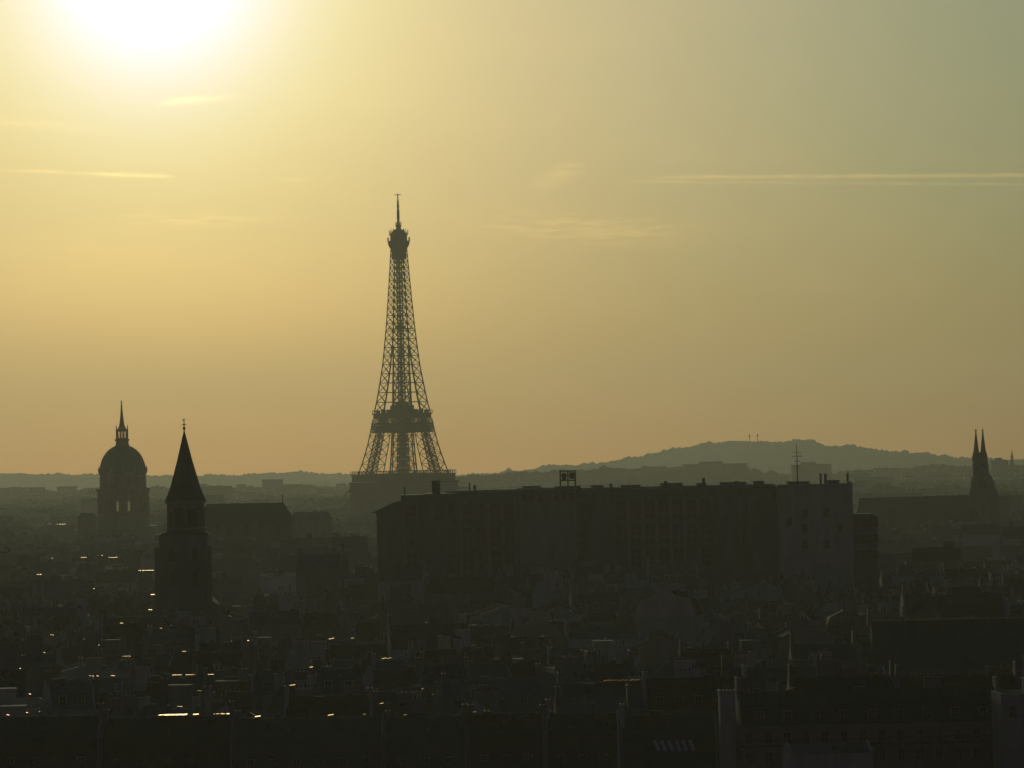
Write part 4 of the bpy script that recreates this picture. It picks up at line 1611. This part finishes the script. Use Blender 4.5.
GL = [(264, 717, 18, 3), (334, 715, 12, 2), (300, 647, 33, 1), (375, 651, 16, 1), (368, 682, 22, 1), (415, 681, 30, 1), (485, 640, 30, 1),
      (296, 611, 10, 3), (215, 676, 9, 2), (211, 681, 8, 1), (60, 701, 44, 6), (142, 705, 14, 3), (290, 679, 12, 1), (635, 678, 32, 1), (60, 642, 18, 1), (95, 653, 20, 1),
      (155, 658, 12, 3), (190, 664, 12, 2), (240, 622, 18, 1), (637, 623, 8, 1), (627, 653, 5, 1), (690, 611, 4, 1), (470, 715, 5, 1), (620, 607, 5, 1), (790, 690, 10, 2), (995, 693, 16, 3), (505, 692, 8, 1), (610, 690, 14, 1)]
for (px, py, L, n) in GL:
    glint(px, py, L, n, 1.5 if L > 25 or n > 3 else 1.0)
glint(182, 718, 46, 3, 1.9, front[1], 0.12)
glint(226, 718, 18, 2, 1.5, front[1], 0.2)
FARGL = [(142, 570, 29, 'long zinc house with bright glinting ridge left of the bell tower'), (148, 594, 14, 'zinc house with short glinting ridge at the bell tower foot'),
         (113, 557, 9, 'zinc house with faint glint halfway between dome and bell tower'), (141, 545, 5, 'zinc house with one bright speck just left of the bell tower'),
         (232, 549, 12, 'zinc house with yellow glint right of the bell tower'), (256, 546, 5, 'zinc house with a single spark below the slate hall'),
         (216, 531, 9, 'zinc house with glinting ridge between bell tower and slate hall'), (284, 535, 9, 'zinc house with thin glint under the right end of slate hall'),
         (57, 524, 18, 'zinc roofed house with long faint glint left of the dome'), (84, 557, 6, 'zinc house with two sparks below and left of the dome'),
         (420, 578, 8, 'zinc house with faint glint at left foot of long block'), (299, 612, 12, 'zinc house with jagged glint below the hazy block'),
         (54, 558, 5, 'zinc house with one spark low and far left of the dome'), (101, 555, 4, 'zinc house with tiny spark straight below the dome left side'),
         (127, 541, 8, 'zinc house with thin bright ridge right under the dome'), (151, 609, 5, 'zinc house with orange spark before the bell tower left corner'),
         (93, 588, 4, 'zinc house with lone spark between the dome foot and front roofs'), (40, 574, 6, 'zinc house with faint glint near the left edge of the picture'),
         (214, 545, 5, 'zinc house with spark beside the bell tower right wall'), (240, 533, 7, 'zinc house with glint straight below the middle of slate hall'),
         (738, 597, 6, 'zinc house with dim glint before the long block right half')]
for gx_, gy_, L, lab in FARGL:
    ly = level(gx_, gy_)[1]
    hr = 25.5
    Yg = (H - hr - 0.5) * F / (ly - HOR)
    w = max(12.0, L * Yg / F + 3.0)
    r = house(X(gx_, Yg, gy_), Yg, 0.0, w, 11, hr - 4.5, hr, 'mansard', 'plaster_grey', 'zinc_dark', 2, 0, 0, 0, False, lab)
    glint(gx_, gy_, L, 1, 1.6 if L > 10 else 1.1, r, 0.15)
houses = [r for r in houses if r['y'] < 1060]
srng = random.Random(77)
for r in list(houses):
    sx_, sy_ = screen(r['x'], r['y'], r['hr'])
    if abs(cos(r['rz'])) < 0.8 or r['w'] < 6:
        continue
    chance = 0.95 if sx_ < 330 else (0.45 if sx_ < 560 else 0.15)
    if srng.random() < chance:
        for _ in range(srng.choice((1, 1, 2))):
            glint(sx_ + srng.uniform(-.4, .4) * r['w'] / r['y'] * F, sy_, srng.choice((2, 3, 4, 6, 10)), 1, srng.uniform(0.3, 0.9), r)
# added glint strip along the long copper roof, tilted to mirror the sun
m = MB()
w = long_r['w']
V = (Vector((0, 0, H)) - Vector((long_r['x'], LY, long_r['hr']))).normalized()
nl = (V + SUN_DIR).normalized()
for (a, b) in ((-0.5, -0.37), (-0.30, -0.17), (-0.17, 0.10), (0.12, 0.5)):
    ya = nl.cross(Vector((1, 0, 0))).normalized()
    for_z = []
    vs = []
    for q in (-0.25, 0.0):
        for (u, v) in ((a * w, -0.5), (b * w, -0.5), (b * w, 0.5), (a * w, 0.5)):
            vs.append(Vector((u, 0, 0.3)) + ya * v + nl * q)
    m.solid(vs, [(3, 2, 1, 0), (4, 5, 6, 7), (0, 1, 5, 4), (1, 2, 6, 5), (2, 3, 7, 6), (3, 0, 4, 7)])
m.build('ridge_glint_strip', 'glint_metal', long_r['o'], (0, 0, long_r['hr']))

# ------------------------------------------------------------------ the far city: thousands of roofs past the nearest three hundred
fc = MB()
rng = random.Random(21)
Yc = 1425.0
while Yc < 5900:
    xm = 0.126 * Yc + 30
    x = -xm
    while x < xm:
        w = rng.choice((rng.uniform(9, 16), rng.uniform(12, 28))) * (1 + (Yc - 1400) / 4000)
        wm_ = rng.choice((0, 0, 2))
        rm_ = rng.choice((1, 1, 3))
        d = rng.uniform(10, 16)
        y = Yc + rng.uniform(-10, 10)
        cx = x + w / 2
        x += w + rng.choice((0.3, 0.3, 0.3, 8, 14))
        pxx = screen(cx, y, 20)[0]
        if y < 1440 and 366 < pxx < 884:
            continue
        if abs(y - CY) < 30 and 850 < pxx < 1004 or abs(y - DY) < 40 and 85 < pxx < 158 or abs(y - 1910) < 30 and 190 < pxx < 296 or abs(y - 2310) < 30 and 285 < pxx < 335:
            continue
        if abs(y - TY) < 95 and 300 < pxx < 505:
            continue
        he = rng.uniform(12, 23) * (1.0 if rng.random() > 0.08 else rng.uniform(1.2, 1.6))
        if 1600 < y < 1890 and 185 < pxx < 340:
            he = max(he, rng.uniform(24, 31))
        hr = he + rng.choice((0.8, 3, 4.5, 5.5))
        a = rng.uniform(-0.3, 0.3)
        ca, sa = cos(a), sin(a)

        def T(u, v, z):
            return (cx + u * ca - v * sa, y + u * sa + v * ca, z)
        b = [T(-w / 2, -d / 2, -0.1), T(w / 2, -d / 2, -0.1), T(w / 2, d / 2, -0.1), T(-w / 2, d / 2, -0.1), T(-w / 2, -d / 2, he), T(w / 2, -d / 2, he), T(w / 2, d / 2, he), T(-w / 2, d / 2, he)]
        fc.solid(b, [(0, 1, 5, 4), (1, 2, 6, 5), (2, 3, 7, 6), (3, 0, 4, 7)], wm_)
        t = [T(-w / 2 - .2, -d / 2 - .3, he), T(w / 2 + .2, -d / 2 - .3, he), T(w / 2 + .2, d / 2 + .3, he), T(-w / 2 - .2, d / 2 + .3, he), T(-w / 2, 0, hr), T(w / 2, 0, hr)]
        fc.solid(t, [(3, 2, 1, 0), (0, 1, 5, 4), (2, 3, 4, 5)], rm_)
        fc.solid([t[1], t[2], t[5], t[3], t[0], t[4]], [(0, 1, 2), (3, 4, 5)], wm_)
        for q in range(rng.choice((1, 2, 2, 3))):
            u = rng.uniform(-w / 2 + 1, w / 2 - 1)
            L = rng.uniform(0.6, 2.0)
            zt_ = hr + rng.uniform(0.8, 2.2)
            c = [T(u - L, -.5, he), T(u + L, -.5, he), T(u + L, .5, he), T(u - L, .5, he), T(u - L, -.5, zt_), T(u + L, -.5, zt_), T(u + L, .5, zt_), T(u - L, .5, zt_)]
            fc.solid(c, [(4, 5, 6, 7), (0, 1, 5, 4), (1, 2, 6, 5), (2, 3, 7, 6), (3, 0, 4, 7)], rng.choice((0, 2, 2, 3)))
    Yc += rng.uniform(26, 38) * (1 + (Yc - 1400) / 3000)
for _ in range(260):
    px = rng.uniform(-20, 1050)
    y = rng.uniform(5750, 6500)
    cx, w, h = X(px, y, 480), rng.uniform(12, 45), rng.uniform(8, 20)
    gzr = max(0.0, (y - 5650) / 950.0) ** 1.3 * 26.0
    fc.box(cx - w / 2, cx + w / 2, y, y + 14, 0, gzr + h, rng.choice((0, 0, 2)))
    fc.box(cx - w / 2 - .5, cx + w / 2 + .5, y - .5, y + 14.5, gzr + h, gzr + h + rng.uniform(1, 3), rng.choice((1, 3)))
tag(fc.build('far_city_rooftops', ['far_wall', 'far_roof', 'far_pale', 'far_dark']), 'hazy mass of distant rooftops between the landmarks and the hills', 'rooftops', kind='stuff')

# tree masses among the far roofs and round the feet of the tower
rng = random.Random(8)
for _ in range(900):
    Yt = rng.uniform(3300, 5600)
    px = rng.uniform(-30, 520) if rng.random() < 0.75 else rng.uniform(520, 1060)
    if abs(Yt - 3570) < 60 and 340 < px < 470 or abs(Yt - TY) < 95 and 300 < px < 505:
        continue
    r = rng.uniform(4, 8)
    base_h = 9 + 10 * max(0, sin(px * 0.04 + 1)) * max(0, cos(Yt * 0.004))
    clump(X(px, Yt), Yt, base_h + rng.uniform(0, 6), r, rng)
tag(WOODS.build('distant_woods', 'leaf'), 'dark bumpy tree masses along the ridges and between far roofs', 'woods', kind='stuff')

# ------------------------------------------------------------------ haze
hm = bpy.data.materials.new('evening_haze')
hm.use_nodes = True
ht = hm.node_tree
ht.nodes.clear()
pv = ht.nodes.new('ShaderNodeVolumePrincipled')
pv.inputs['Color'].default_value = lin(HAZE_COLOR)
pv.inputs['Density'].default_value = HAZE_DENSITY
pv.inputs['Anisotropy'].default_value = HAZE_G
ho = ht.nodes.new('ShaderNodeOutputMaterial')
ht.links.new(pv.outputs[0], ho.inputs['Volume'])
hz = MB()
hz.box(-4000, 4000, -600, 14000, -1.5, 345)
tag(hz.build('haze', hm), kind='stuff', label='warm evening haze over the whole city', cat='haze')
